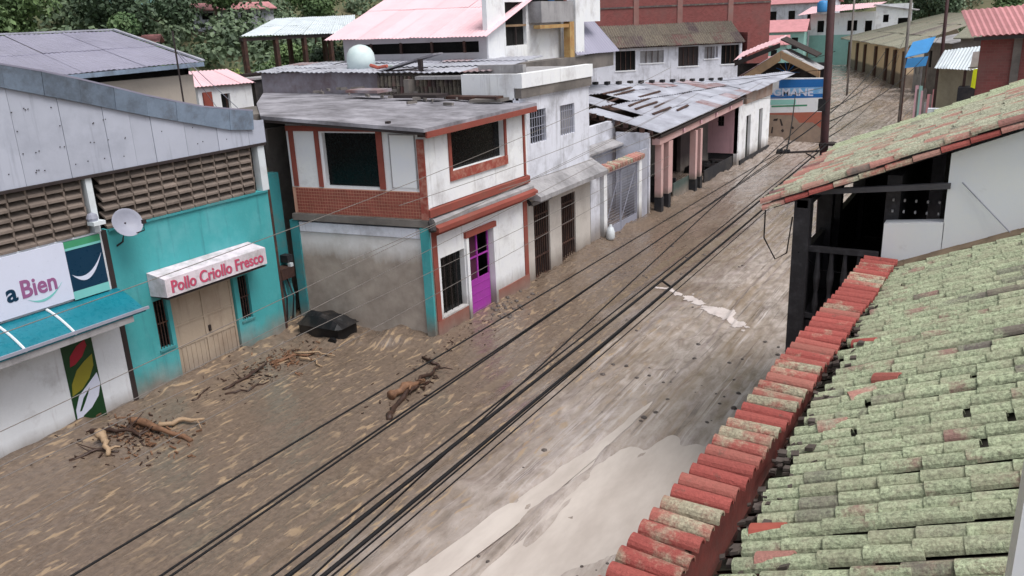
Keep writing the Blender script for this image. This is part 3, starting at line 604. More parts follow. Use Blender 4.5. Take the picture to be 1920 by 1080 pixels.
# alley stuff
al = thing("alley_wall", (-17.5, 15.6, 0), "narrow teal wall at the back of the alley between the shops", "wall")
MB().box(-17.3, -17.0, 15.06, 16.0, 0, 4.4).build("wall_face", 'teal_dull', al)
MB().box(-20, -17.9, 15.06, 18.2, 4.4, 5.9).build("upper_wall", 'concrete_dk', al)
MB().tube([(-16.75, 15.28, 0.4), (-16.75, 15.28, 3.55), (-16.72, 15.22, 3.75), (-16.68, 15.12, 3.8)], 0.04, 8).build("downpipe", 'pipe', al)
MB().tube([(-16.85, 15.45, 0.9), (-16.85, 15.45, 3.9)], 0.03, 8).build("downpipe", 'teal_dull', al)
mb_ = thing("meter_cluster", (-17.2, 15.5, 1.6), "dark rusty meter cluster with cables on the alley wall", "meter")
MB().box(-16.98, -16.62, 15.3, 15.78, 1.55, 1.85).build("meter_box", 'iron_brown', mb_)
MB().box(-16.98, -16.7, 15.66, 15.86, 1.95, 2.15).build("meter_box", 'soot', mb_)
MB().box(-16.72, -16.61, 15.66, 15.76, 1.852, 1.948).build("meter_dial", 'plastic_w', mb_)
for i in range(5): MB().tube([(-16.8, 15.32 + i * 0.1, 1.56), (-16.8 + random.uniform(0, .2), 15.3 + i * 0.11, 1.0), (-16.82, 15.34 + i * 0.1, 0.1)], 0.025, 5).build("hanging_cable", 'soot' if i % 2 else 'teal_dull', mb_)
bn = thing("rubbish_skip", (-15.3, 15.55, 0), "black rubbish container standing in the mud before the grey wall", "container")
b = MB(); b.prism([(-16.05, 15.15, 0.0), (-14.75, 15.25, 0.0), (-14.7, 15.95, 0.0), (-16.0, 15.85, 0.0)], (0, 0, 0.5)); b.build("body", 'rubber', bn)
b = MB(); vs = []; N1, N2 = 11, 7
for a in range(N1):
    for c in range(N2):
        u, v = a / (N1 - 1), c / (N2 - 1); e = min(1, 5 * min(u, 1 - u, v, 1 - v))
        vs.append((-16.1 + 1.48 * u, 15.09 + 0.07 * u + 0.82 * v, 0.44 + e * (0.16 + 0.22 * float(vnoise(np.array([u * 4.3 + 2]), np.array([v * 3.1 + 5]), 31)[0]))))
b.add(vs, [(a * N2 + c, (a + 1) * N2 + c, (a + 1) * N2 + c + 1, a * N2 + c + 1) for a in range(N1 - 1) for c in range(N2 - 1)]); b.build("heaped_sacks", 'rubber', bn)
for px, py in ((-14.85, 15.16), (-15.9, 15.06)): MB().tube([(px, py, 0.12), (px + 0.02, py - 0.1, 0.12)], 0.12, 10).build("wheel", 'rubber', bn)

# ------------------------------------------------------------------ corner house, white and oxide red
ch = thing("corner_house", (-14, 18, 0), "white two storey corner house with oxide red trim and purple gate", "house")
CX = -12.45; A0 = Vector((CX, 16.6, 0)); fd = Vector((-4.05, -0.55, 0)).normalized(); fn = Vector((fd.y, -fd.x, 0))
if fn.y > 0: fn = -fn                                     # outward normal of the left face (towards the lens)
FL = 4.1
def fp(u, z, out=0.0): return A0 + fd * u + Vector((0, 0, z)) + fn * out
def fbox(b, u0, u1, z0, z1, o0, o1): return b.para(fp(u0, z0, o0), fd * (u1 - u0), Vector((0, 0, z1 - z0)), fn * (o1 - o0))
# front, ground floor
MB().wall((CX, 16.6, 0), (0, 1, 0), 4.95, 3.0, 0.2, (-1, 0, 0), [(0.33, 1.45, 0.56, 2.2), (1.62, 2.88, 0.0, 2.46)]).build("front_wall", 'white', ch)
MB().wall((CX, 16.6, 3.6), (0, 1, 0), 5.1, 1.98, 0.2, (-1, 0, 0), [(1.12, 3.78, 0.77, 1.78)]).build("upper_front_wall", 'white', ch)
b = MB(); b.box(CX + 0.003, CX + 0.03, 16.60, 16.80, 0.55, 2.84); b.box(CX + 0.003, CX + 0.03, 21.3, 21.52, 0.5, 2.84); b.box(CX + 0.003, CX + 0.032, 16.6, 21.52, 2.845, 2.99)
b.build("red_border", 'red', ch)
b = MB(); b.box(CX + 0.003, CX + 0.04, 16.6, 18.07, 0, 0.54); b.build("red_dado", 'dado', ch); MB().box(CX + 0.003, CX + 0.04, 19.61, 21.52, 0, 0.50).build("red_dado", 'dado', ch)
b = MB(); b.prism([(CX - 0.1, 16.55, 3.0), (CX + 0.30, 16.55, 3.0), (CX + 0.30, 16.55, 3.12), (CX - 0.1, 16.55, 3.30)], (0, 5.2, 0)); b.build("lower_ledge", 'red', ch)
b = MB(); b.prism([(CX - 0.1, 16.58, 3.302), (CX + 0.18, 16.58, 3.18), (CX + 0.18, 16.58, 3.26), (CX - 0.1, 16.58, 3.36)], (0, 5.14, 0)); b.build("ledge_render", 'concrete', ch)
b = MB(); b.prism([(CX - 0.1, 16.56, 3.362), (CX + 0.06, 16.56, 3.362), (CX + 0.06, 16.56, 3.56), (CX - 0.1, 16.56, 3.6)], (0, 5.16, 0)); b.build("upper_band", 'red', ch)
MB().box(CX + 0.002, CX + 0.05, 21.45, 21.53, 3.62, 5.55).build("corner_pipe", 'red', ch)
# windows and gate
w = MB().box(CX - 0.18, CX - 0.16, 17.72, 20.38, 4.37, 5.38).build("upper_window", 'glass', ch)
b = MB(); b.box(CX - 0.16, CX + 0.05, 17.60, 20.50, 4.12, 4.368); b.build("window_sill", 'red_post', w)
for q in (17.60, 20.38): MB().box(CX + 0.002, CX + 0.035, q, q + 0.12, 4.37, 5.46).build("window_frame", 'red', w)
w = MB().box(CX - 0.18, CX - 0.16, 16.93, 18.05, 0.56, 2.2).build("shop_window", 'glass', ch)
b = MB(); b.box(CX - 0.15, CX + 0.03, 16.9, 18.1, 0.545, 0.59); b.build("window_sill", 'white', w)
for i in range(3): MB().box(CX - 0.12, CX - 0.10, 17.2 + i * 0.28, 17.22 + i * 0.28, 0.6, 2.2).build("window_bar", 'iron', w)
d = MB().box(CX - 0.14, CX - 0.10, 18.25, 19.44, 0.0, 1.12).build("purple_gate", 'purple', ch)
b = MB(); b.box(CX - 0.14, CX - 0.10, 18.25, 18.30, 1.122, 2.4); b.box(CX - 0.14, CX - 0.10, 18.80, 18.86, 1.122, 2.4); b.box(CX - 0.14, CX - 0.10, 19.39, 19.44, 1.122, 2.4); b.box(CX - 0.138, CX - 0.102, 18.30, 19.40, 1.75, 1.79)
b.build("gate_upright", 'purple', d); MB().box(CX - 0.145, CX - 0.135, 18.3, 18.8, 1.13, 2.4).build("gate_panel", pm("dark_purple_sheet", (70, 26, 50), bump=0), d)
for i in range(4): MB().box(CX - 0.099, CX - 0.09, 18.27, 19.42, 0.2 + i * 0.25, 0.215 + i * 0.25).build("gate_rib", 'purple', d)
b = MB(); b.box(CX + 0.002, CX + 0.07, 18.08, 18.20, 0.0, 2.62); b.box(CX + 0.002, CX + 0.07, 19.48, 19.60, 0, 2.62); b.build("gate_frame", 'white', d)
MB().box(CX + 0.002, CX + 0.09, 18.06, 19.62, 2.47, 2.63).build("gate_lintel", 'red', d)
# left face: grey mud stained wall, white beam, tile band, upper wall with window
MB().wall(A0, fd, FL, 2.78, 0.2, -fn).build("mud_stained_wall", pm("mud_stained_render", (214, 212, 212), var=0.08, stain=(184, 180, 176), samt=0.4, mud=(2.3, 0.8, 0.22), mudc=((138, 126, 116), (166, 154, 143)), scale=1.0), ch)
b = MB(); fbox(b, 0.3, FL - 0.05, 2.80, 3.06, -0.1, 0.04); b.build("white_beam", 'white_old', ch)
b = MB(); fbox(b, -0.05, FL + 0.1, 3.12, 3.30, -0.3, 0.10); b.build("floor_slab", 'concrete_dk', ch)
b = MB(); fbox(b, 0.02, 0.26, 0.0, 3.10, 0.005, 0.10); b.build("teal_post", 'teal', ch)
b = MB(); fbox(b, FL - 0.02, FL + 0.25, 0.0, 3.10, -0.2, 0.06); b.build("teal_side_wall", 'teal_dull', ch)
ulw = MB().wall(A0 + Vector((0, 0, 3.30)), fd, FL + 0.05, 2.24, 0.2, -fn, [(1.36, 3.12, 0.78, 2.18)]); ulw.prism([fp(0, 5.542), fp(FL + 0.05, 5.542), fp(FL + 0.05, 5.82), fp(0, 5.57)], -fn * 0.2); ulw.build("upper_left_wall", 'white', ch)
tb = MB(); fbox(tb, 0.16, FL + 0.04, 3.31, 4.02, 0.004, 0.02); tbo = tb.build("tile_band", pm("tile_grout", (196, 150, 130), var=0.1), ch)
b = MB(); nu_, nv_ = 46, 8
for i in range(nu_):
    for j in range(nv_):
        u0 = 0.20 + i * 0.0836; z0 = 3.33 + j * 0.0855; fbox(b, u0, u0 + 0.066, z0, z0 + 0.067, 0.021, 0.030 + random.uniform(0, 0.006))
tag(b.build("band_tiles", pm("red_band_tile", (146, 80, 68), var=0.3, scale=3, bump=0.05, rough=0.5), tbo), kind='stuff')
b = MB(); fbox(b, 0.0, 0.20, 3.31, 5.35, 0.021, 0.06); b.build("red_corner_post", 'red_post', ch)
w = MB(); fbox(w, 1.36, 3.12, 4.08, 5.48, -0.16, -0.14); w = w.build("large_window", 'glass', ch)
for q0, q1 in ((1.20, 1.36), (3.12, 3.24)):
    b = MB(); fbox(b, q0, q1, 4.05, 5.52, 0.003, 0.05); b.build("window_jamb", 'red', w)
b = MB(); fbox(b, 1.20, FL + 0.02, 5.522, 5.66, 0.003, 0.06); b.build("window_head", 'red', w)
b = MB(); fbox(b, 3.02, 3.12, 4.08, 5.48, -0.13, 0.0); b.build("white_stile", 'white_clean', w)
b = MB(); fbox(b, 3.92, 4.06, 4.05, 5.52, 0.003, 0.04); b.build("red_border", 'red', ch)
b = MB(); fbox(b, 0.28, 0.98, 4.12, 5.44, 0.004, 0.02); pnl = b.build("blind_panel", 'white_clean', ch)
b = MB()
for (u0, u1, z0, z1) in ((0.25, 0.28, 4.09, 5.47), (0.98, 1.01, 4.09, 5.47), (0.28, 0.98, 5.44, 5.47)): fbox(b, u0, u1, z0, z1, 0.004, 0.03)
b.build("panel_frame", 'concrete', pnl)
# shell
MB().box(-17.6, CX - 0.22, 21.4, 21.54, 0, 5.5).build("rear_wall", 'concrete_dk', ch); MB().box(-17.7, -17.55, 16.3, 21.4, 0, 5.5).build("side_wall", 'concrete_dk', ch)
MB().box(-17.5, CX - 0.25, 17.0, 21.4, 3.0, 3.1).build("upper_floor", 'concrete_dk', ch)
# roof slab
pts = [(-12.15, 16.22, 5.66), (-16.9, 15.55, 5.95), (-20.1, 18.4, 5.95), (-23.5, 21.9, 5.95), (-18, 22.4, 5.9), (-14.6, 22.3, 5.80), (-12.15, 21.85, 5.72)]
b = MB(); b.slab(pts, 0.09); b.build("roof_slab", 'slab', ch)
b = MB(); b.para((-12.17, 16.30, 5.42), (0, 5.5, 0.06), (0.05, 0, 0), (0, 0, 0.15)); b.build("roof_fascia", 'red', ch)
b = MB(); b.para((-12.42, 16.3, 5.44), (0, 5.4, 0.06), (0.24, 0, 0), (0, 0, 0.12)); b.build("roof_soffit", 'iron_brown', ch)
b = MB(); b.para((-12.2, 16.23, 5.50), (-4.66, -0.66, 0.29), (0, 0.05, 0), (0, 0, 0.065)); b.build("roof_gutter", 'iron', ch)
for u, s_ in ((0.9, .05), (2.4, .07), (2.75, .12), (3.3, .05)):
    b = MB(); fbox(b, u, u + s_ * 2, 5.66, 5.66 + 0.13, 0.0, 0.12); b.build("rafter_end", 'iron', ch)
MB().tube([(CX + 0.12, 16.5, 3.28), (CX + 0.25, 16.35, 3.22), (CX + 0.3, 16.3, 3.1)], 0.09, 8).build("spout", 'soot', ch)
b = MB()
for k in range(34):
    x = random.uniform(-19.5, -13.2); y = 21.9 - abs(random.gauss(0, 1.0)); zr = 5.72 + (-12.15 - x) * 0.058 - 0.02; q = random.uniform(0.04, 0.2)
    if y < 16.6 - (x + 12.4) * 0.28: continue
    a = random.uniform(0, 3.1); b.para((x, y, zr), (math.cos(a) * q * 2, math.sin(a) * q * 2, 0), (-math.sin(a) * q * .4, math.cos(a) * q * .4, 0), (0, 0, 0.08))
tag(b.build("roof_rubble", 'concrete_dk', ch), kind='stuff')
for (x, y, w_, d_, m_) in ((-16.5, 20.5, 1.6, 0.5, 'iron'), (-15.0, 21.2, 1.9, 0.25, 'iron_brown'), (-18.6, 20.8, 1.4, 0.6, 'zinc_rust'), (-13.9, 20.9, 0.9, 0.35, 'concrete_dk')):
    zr = 5.72 + (-12.15 - x) * 0.058; MB().para((x, y, zr - 0.03), (w_, random.uniform(-.3, .3), 0.0), (0.1, d_, 0.02), (0, 0, 0.09)).build("scrap_sheet", m_, ch)
# upper tier: rough ribbed wall, rear roof
b = MB(); b.wall((-18.45, 22.35, 5.8), (1, -0.03, 0), 4.35, 0.72, 0.15, (0, 1, 0)); rw = b.build("tier_wall", 'concrete_dk', ch)
for i in range(26):
    for j in range(2):
        x = -18.42 + i * 0.165
        MB().tube([(x + random.uniform(-.02, .02), 22.30 - (i * 0.005), 5.82 + j * 0.34), (x + 0.02, 22.28 - i * 0.005, 5.82 + j * 0.34 + 0.33)], 0.078, 7, 0.06).build("stacked_tile", 'tile_old', rw)
b = MB(); b.wall((-23.6, 22.0, 5.9), (1, 0.07, 0), 5.1, 0.72, 0.15, (0, 1, 0)); b.build("tier_wall", pm("grey_tier_wall", (146, 142, 150), var=0.15, stain=(108, 90, 92), samt=0.6, sscale=1.2), ch)
sheet_roof(ch, (-23.8, 21.85, 6.64), (-13.9, 22.1, 6.58), (-15.5, 28.5, 6.75), (-26.5, 27.0, 6.75), 9, 3, 'zinc', waves=5, amp=0.018, jit=0.03, name="rear_roof_sheet", alt='zinc_rust', altp=0.12)
tk = thing("water_tank", (-20.4, 23.8, 6.7), "pale aqua dome shaped water tank on the corner house roof", "water tank")
MB().lathe((-20.4, 23.8, 6.62), [(0.50, 0.0), (0.51, 0.35), (0.48, 0.55), (0.38, 0.72), (0.22, 0.82), (0.06, 0.86)], 20).build("tank_body", 'tank', tk, smooth=True)
MB().tube([(-19.92, 23.8, 6.75), (-19.5, 23.9, 6.7), (-19.0, 23.8, 6.72)], 0.035, 6).build("tank_pipe", 'pipe', tk)
pk = thing("loose_boards", (-17, 22.5, 6.6), "leaning roof panel propped on a dark post above the corner house", "boards")
MB().para((-18.3, 22.2, 6.62), (2.1, 0.2, 0.5), (-0.1, 0.7, 0), (0, 0, 0.05)).build("panel", 'slab', pk)
MB().box(-16.75, -16.62, 22.3, 22.42, 6.58, 7.0).build("post", 'iron', pk); MB().para((-18.3, 22.22, 6.60), (1.9, 0.1, 0.12), (0, 0.05, 0), (0, 0, 0.04)).build("batten", 'iron', pk)
MB().tube([(-19.3, 23.0, 6.8), (-18.9, 22.9, 6.72), (-18.5, 22.9, 6.78)], 0.06, 6).build("clay_pipe", 'tile_new', pk)

# ------------------------------------------------------------------ white two storey house with ledge
wh = thing("ledge_house", (-14, 24, 0), "weathered white two storey house with a concrete ledge and two tall dark gates", "house")
WX = -12.6
MB().wall((WX, 21.56, 0), (0, 1, 0), 4.78, 3.0, 0.2, (-1, 0, 0), [(0.66, 1.72, 0.0, 2.5), (2.54, 3.6, 0.0, 2.42)]).build("lower_wall", pm("cream_grey_render", (196, 190, 184), var=0.07, stain=(168, 160, 154), samt=0.35, streak=(146, 138, 132), stk=0.25, mud=(0.5, 0.5, 0.3)), wh)
MB().wall((WX, 21.56, 3.0), (0, 1, 0), 4.78, 2.86, 0.2, (-1, 0, 0), [(0.63, 1.66, 1.42, 2.42), (2.62, 3.66, 1.41, 2.38)]).build("upper_wall", 'white_old', wh)
b = MB(); b.prism([(WX - 0.05, 21.6, 2.86), (WX + 0.62, 21.6, 2.80), (WX + 0.62, 21.6, 2.94), (WX - 0.05, 21.6, 3.34)], (0, 4.95, 0.02)); b.build("concrete_ledge", 'concrete', wh)
b = MB(); b.box(WX - 0.1, WX + 0.10, 21.56, 26.36, 5.862, 6.15); b.build("grey_cornice", 'concrete_dk', wh)
b = MB(); b.box(WX - 0.1, WX + 0.04, 21.56, 26.36, 5.80, 5.86); b.build("cornice_fillet", 'white_old', wh)
b = MB(); b.box(WX - 0.15, WX + 0.13, 21.56, 26.40, 6.152, 6.56); b.box(-14.6, WX - 0.152, 21.56, 21.75, 5.82, 6.56); b.build("parapet", 'white', wh)
b = MB(); b.box(-16.5, WX - 0.16, 21.76, 26.36, 6.40, 6.50); b.box(-14.5, WX - 0.3, 22.4, 22.6, 6.502, 6.78); b.build("roof_deck", 'concrete', wh)
MB().box(-17, -16.8, 21.8, 26.3, 0, 6.4).build("rear_wall", 'concrete_dk', wh); MB().box(-16.8, WX - 0.2, 26.2, 26.34, 0, 6.4).build("end_wall", 'white_old', wh)
for y0, y1, z0, z1 in ((22.19, 23.22, 4.42, 5.42), (24.18, 25.22, 4.41, 5.38)):
    w = MB().box(WX - 0.17, WX - 0.15, y0, y1, z0, z1).build("upper_window", 'glass' if y0 < 23 else 'concrete', wh)
    for i in range(7): MB().box(WX - 0.06, WX - 0.04, y0 + 0.06 + i * (y1 - y0 - 0.12) / 6 - 0.01, y0 + 0.08 + i * (y1 - y0 - 0.12) / 6, z0, z1).build("window_bar", 'dish', w)
    for i in range(3): MB().box(WX - 0.061, WX - 0.041, y0, y1, z0 + 0.2 + i * 0.28, z0 + 0.22 + i * 0.28).build("cross_bar", 'dish', w)
for y0, y1, z1 in ((22.22, 23.28, 2.5), (24.10, 25.16, 2.42)):
    d = MB().box(WX - 0.18, WX - 0.15, y0, y1, 0, z1).build("tall_gate", 'void', wh)
    for i in range(8): MB().box(WX - 0.08, WX - 0.05, y0 + 0.02 + i * 0.142, y0 + 0.05 + i * 0.142, 0, z1).build("gate_bar", 'iron_brown', d)
    for zz in (0.08, 0.75, 1.4, 2.1): MB().box(WX - 0.082, WX - 0.052, y0, y1, zz, zz + 0.05).build("gate_rail", 'iron_brown', d)
MB().box(WX - 0.02, WX + 0.06, 22.1, 23.4, 2.52, 2.64).build("gate_lintel", 'concrete', wh)
MB().tube([(WX + 0.05, 21.72, 2.8), (WX + 0.14, 21.75, 2.7), (WX + 0.16, 21.75, 2.62)], 0.06, 8).build("lamp", 'soot', wh)

# ------------------------------------------------------------------ walled yard with mesh gate
yd = thing("yard_wall", (-13.5, 29, 0), "pale yard wall with a mesh gate under a short tiled beam", "wall")
GX = -12.62
MB().wall((-14.3, 26.4, 0), (0, 1, 0), 6.0, 3.95, 0.2, (-1, 0, 0)).build("back_wall", 'white_old', yd)
b = MB(); b.prism([(-14.28, 28.6, 3.08), (-13.75, 28.6, 2.98), (-13.75, 28.6, 3.06), (-14.28, 28.6, 3.24)], (0, 3.4, 0)); b.build("wall_ledge", 'concrete', yd)
MB().box(-14.1, GX, 32.0, 32.15, 0, 3.5).build("end_wall", 'white_old', yd)
MB().box(GX - 0.15, GX, 26.42, 27.2, 0, 2.72).build("side_pier", 'white_old', yd)
for yy in (27.62, 31.0): MB().box(GX - 0.16, GX + 0.04, yy - 0.14, yy + 0.14, 0, 2.58).build("gate_post", 'white', yd)
MB().box(GX - 0.12, GX - 0.06, 31.15, 31.98, 0, 2.9).build("sheet_panel", 'zinc', yd)
MB().box(GX - 0.16, GX + 0.06, 26.9, 31.3, 2.582, 2.70).build("beam", 'salmon', yd)
me = None
for i in range(18):
    y = 26.95 + i * 0.245
    MB().tube([(GX - 0.25, y, 2.78 + random.uniform(-.02, .03)), (GX + 0.14, y, 2.72)], 0.11, 7, 0.095).build("beam_tile", 'tile_mid', yd)
for (y0, y1) in ((27.78, 29.2), (29.24, 30.84)):
    g = MB(); g.box(GX - 0.08, GX - 0.04, y0, y0 + 0.04, 0.1, 2.5); g.box(GX - 0.08, GX - 0.04, y1 - 0.04, y1, 0.1, 2.5); g.box(GX - 0.079, GX - 0.041, y0 + 0.04, y1 - 0.04, 2.46, 2.5); g.box(GX - 0.079, GX - 0.041, y0 + 0.04, y1 - 0.04, 0.1, 0.45)
    go = g.build("mesh_gate", 'dish', yd)
    m = MB()
    for k in range(int((y1 - y0) / 0.11)): m.box(GX - 0.064, GX - 0.056, y0 + 0.05 + k * 0.11, y0 + 0.058 + k * 0.11, 0.45, 2.46)
    for k in range(18): m.box(GX - 0.0645, GX - 0.0555, y0 + 0.04, y1 - 0.04, 0.5 + k * 0.11, 0.508 + k * 0.11)
    tag(m.build("wire_mesh", 'dish', go), kind='stuff')
    MB().para((GX - 0.075, y0 + 0.05, 0.5), (0, y1 - y0 - 0.1, 1.9), (0.02, 0, 0), (0, 0, 0.05)).build("brace", 'dish', go)
sk = thing("white_sack", (-12.3, 27.5, 0), "small white sack leaning on the gate post", "sack")
MB().lathe((-12.36, 27.55, gh(-12.36, 27.5)), [(0.12, 0), (0.17, 0.08), (0.16, 0.3), (0.11, 0.46), (0.04, 0.52), (0.06, 0.57)], 10).build("sack_body", 'plastic_w', sk, smooth=True)

# ------------------------------------------------------------------ low zinc roofed house with pink end wall
lh = thing("porch_house", (-14, 38, 0), "low house with a patched zinc roof and salmon porch posts", "house")
def zp(x, y): return 3.5 + 0.0333 * (y - 32.2) + 0.258 * (-12.2 - x)
def zpt(x, y, d=0): return (x, y, zp(x, y) + d)
MB().wall((-14.6, 32.2, 0), (0, 1, 0), 12.3, 3.9, 0.2, (-1, 0, 0), [(1.2, 3.4, 0, 2.6), (4.6, 6.6, 0.6, 2.6), (7.6, 9.2, 0, 2.6)]).build("porch_wall", pm("dark_porch_wall", (84, 74, 74), var=0.2, mud=(0.7, 0.5, 0.3)), lh)
for i, yy in enumerate((32.55, 33.4, 36.9, 37.6)):
    p = MB().box(-12.58, -12.30, yy, yy + (0.5 if i == 1 else 0.26), 0.75, 2.98).build("porch_post", 'salmon', lh)
    MB().box(-12.6, -12.28, yy + 0.02, yy + 0.3, 0, 0.748).build("post_base", 'soot', p)
MB().para((-12.62, 32.3, 2.98), (0, 12.0, 0.40), (0.34, 0, 0), (0, 0, 0.26)).build("porch_beam", 'salmon', lh)
for i in range(4): MB().box(-12.278, -12.2, 35.0 + i * 2.3, 35.16 + i * 2.3, 3.18 + i * 0.08, 3.34 + i * 0.08).build("beam_block", 'pinkwall', lh)
for yy in (33.4, 35.3): MB().box(-14.3, -12.8, yy + 0.4, yy + 0.5, 0, 1.0).build("porch_screen", 'soot', lh)
MB().box(-12.66, -12.6, 34.9, 37.3, 0.0, 0.9).build("low_screen", pm("green_grey_board", (74, 86, 82), mud=(0.5, 0.4, 0.2)), lh)
MB().box(-12.66, -12.6, 39.2, 43.9, 0.0, 0.75).build("low_screen", 'soot', lh)
sheet_roof(lh, zpt(-12.15, 32.1), zpt(-12.15, 46.5), zpt(-13.25, 46.5), zpt(-15.6, 32.1), 14, 2, 'zinc', waves=5, amp=0.022, jit=0.025, alt='zinc_rust', altp=0.10, skip={(1, 1)})
sheet_roof(lh, zpt(-15.55, 32.1, 0.03), zpt(-13.22, 46.5, 0.03), zpt(-14.25, 46.5), zpt(-19.1, 32.1), 12, 2, 'zinc', waves=5, amp=0.022, jit=0.03, alt='zinc_rust', altp=0.06, skip={(0, 0), (2, 0)})
sheet_roof(lh, zpt(-12.15, 46.6, -0.02), zpt(-12.05, 55.0, -0.02), zpt(-12.6, 55.0), zpt(-14.3, 46.6), 6, 2, 'zinc', waves=5, amp=0.022, jit=0.03)
for i in range(13):
    y = 37.0 + i * 0.78; x = -17.4 + (y - 36.8) * 0.34
    MB().box(x - 0.1, x + 0.1, y - 0.18, y + 0.12, zp(x, y) + 0.03, zp(x, y) + 0.16).build("ridge_blob", 'soot', lh)  # row of small dark blocks along the ridge
MB().slab([zpt(-12.5, 32.3, -0.3), zpt(-12.5, 50.5, -0.3), zpt(-13.2, 50.5, -0.3), zpt(-18.9, 32.3, -0.3)], 0.08).build("roof_deck", 'iron_brown', lh)
b = MB(); b.para((-12.22, 32.15, 3.30), (0, 12.1, 0.40), (0.05, 0, 0), (0, 0, 0.12)); b.build("eave_board", 'iron', lh)
for i in range(15): MB().box(-12.7 - i * 0.36, -12.5 - i * 0.36, 32.02, 32.12, zp(-12.6 - i * 0.36, 32.1) - 0.2, zp(-12.6 - i * 0.36, 32.1) - 0.02).build("rafter_end", 'iron_brown', lh)
for i in range(9):
    x = -13.0 - i * 0.4; y = 33 + random.uniform(0, 4)
    MB().para((x, y, zp(x, y) + 0.05), (random.uniform(-.3, .3), random.uniform(1.4, 3), 0.08), (-0.1, 0.02, 0.03), (0, 0, 0.04)).build("loose_batten", 'iron_brown', lh)
MB().wall((-18.8, 32.15, 0), (1, 0, 0), 4.3, 3.6, 0.2, (0, 1, 0)).build("end_wall", 'white_old', lh)
MB().wall((-18.6, 32.4, 0), (0.33, 0.944, 0), 14, 4.2, 0.2, (0.944, -0.33, 0)).build("rear_wall", 'concrete_dk', lh)
pb = thing("porch_rubbish", (-13.4, 42.5, 0), "dark heap of soaked rubbish under the pink end wall", "rubbish")
for i in range(7): MB().lathe((-13.6 + random.uniform(-.9, .8), 42.2 + random.uniform(-.8, 1.6), 0.0), [(0.3, 0), (0.42, 0.2), (0.33, 0.42 + random.uniform(0, .2)), (0.1, 0.6)], 8).build("rubbish_bag", 'rubber', pb)
eh = thing("pink_end_house", (-13.5, 48, 0), "small house with a pink side wall and white front with two dark doors", "house")
MB().wall((-15.6, 44.5, 0.78), (1, 0, 0), 3.06, 3.2, 0.2, (0, 1, 0), [(1.95, 2.3, 1.45, 1.98)]).build("pink_side_wall", 'pinkwall', eh)
MB().box(-15.6, -12.6, 44.55, 44.7, 0, 0.78).build("black_plinth", 'soot', eh)
w = MB().box(-13.7, -13.25, 44.62, 44.64, 2.2, 2.78).build("side_window", 'void', eh); MB().box(-13.48, -13.44, 44.5, 44.53, 2.22, 2.76).build("window_bar", 'iron', w); MB().box(-13.65, -13.3, 44.5, 44.53, 2.46, 2.5).build("window_bar", 'iron', w)
MB().wall((-12.54, 44.5, 0), (0, 1, 0), 6.6, 3.3, 0.2, (-1, 0, 0), [(1.6, 2.5, 0.1, 2.6), (4.2, 5.0, 0.1, 2.7)]).build("front_wall", 'white', eh)
MB().box(-12.60, -12.44, 45.6, 51.1, 3.302, 3.95).build("brown_frieze", pm("brown_weathered_frieze", (150, 136, 128), var=0.2, stain=(122, 84, 62), samt=0.5, sscale=0.8), eh)
for y0, y1 in ((46.1, 47.0), (48.7, 49.5)):
    d = MB().box(-12.74, -12.7, y0, y1, 0.1, 2.7).build("tall_door", 'void', eh); MB().box(-12.69, -12.66, y0 + 0.4, y0 + 0.45, 0.1, 2.6).build("door_stile", 'iron', d)
MB().box(-12.53, -12.46, 44.9, 51.1, 0, 0.35).build("dark_skirting", 'soot', eh)
MB().box(-15.6, -12.7, 51.0, 51.1, 0, 3.9).build("end_wall", 'white', eh)

# ------------------------------------------------------------------ mural wall and timber gable behind it
mw = thing("mural_wall", (-12, 55, 0), "end wall painted with blue bands and white lettering above muddy orange paint", "wall")
MB().box(-13.5, -10.2, 55.0, 55.25, 0, 3.95).build("wall_body", 'white', mw)
def mpatch(pts, mat, nm, d=0.006): return MB().prism([(x, 55.0 - d, z) for x, z in pts], (0, d - 0.002, 0)).build(nm, mat, mw)
mpatch([(-13.0, 3.34), (-13.0, 3.86), (-10.22, 3.9), (-10.22, 3.42)], 'blue', "blue_band"); mpatch([(-13.5, 2.68), (-13.5, 2.94), (-10.22, 3.02), (-10.22, 2.78)], 'blue', "blue_band")
mpatch([(-13.48, 2.95), (-13.0, 3.33), (-10.22, 3.41), (-10.22, 3.03)], pm("mural_sky_blue", (112, 168, 214), var=0.15, bump=0.05, stain=(200, 214, 226), samt=0.5, sscale=2.5), "pale_blue_band")
mpatch([(-13.48, 2.28), (-13.48, 2.6), (-11.9, 2.64), (-11.9, 2.34)], 'mint', "mint_patch"); mpatch([(-13.4, 2.14), (-13.4, 2.24), (-11.2, 2.34), (-11.2, 2.24)], 'sgreen', "green_line")
mpatch([(-13.5, 0.0), (-13.5, 1.78), (-10.22, 1.9), (-10.22, 0.0)], 'mural_mud', "mud_band", 0.005)
mpatch([(-13.48, 1.68), (-13.48, 1.78), (-10.24, 1.9), (-10.3, 0.9), (-10.8, 1.25), (-11.6, 1.2), (-12.0, 1.66)], 'orange', "orange_patch", 0.009)
text("GMANE", 0.62, (-13.35, 54.992, 2.88), (1, 0, 0), (0, 0, 1), 'sign_w', mw, sx=1.15, bold=0.015)
for pts in ([(-13.35, 0.5), (-13.3, 0.9), (-13.22, 0.9), (-13.25, 0.5)], [(-13.25, 1.28), (-13.2, 1.4), (-12.95, 1.45), (-12.98, 1.3)], [(-12.85, 1.42), (-12.75, 1.4), (-12.6, 1.0), (-12.72, 0.98)], [(-12.72, 0.7), (-12.6, 0.8), (-12.52, 0.65), (-12.64, 0.55)], [(-12.1, 0.9), (-12.0, 0.98), (-11.9, 0.85), (-12.0, 0.78)]):
    mpatch(pts, 'iron', "dark_mark", 0.012)
gb = thing("timber_gable_house", (-13.5, 58, 0), "open timber gable with tan barge boards and a faded pink roof", "house")
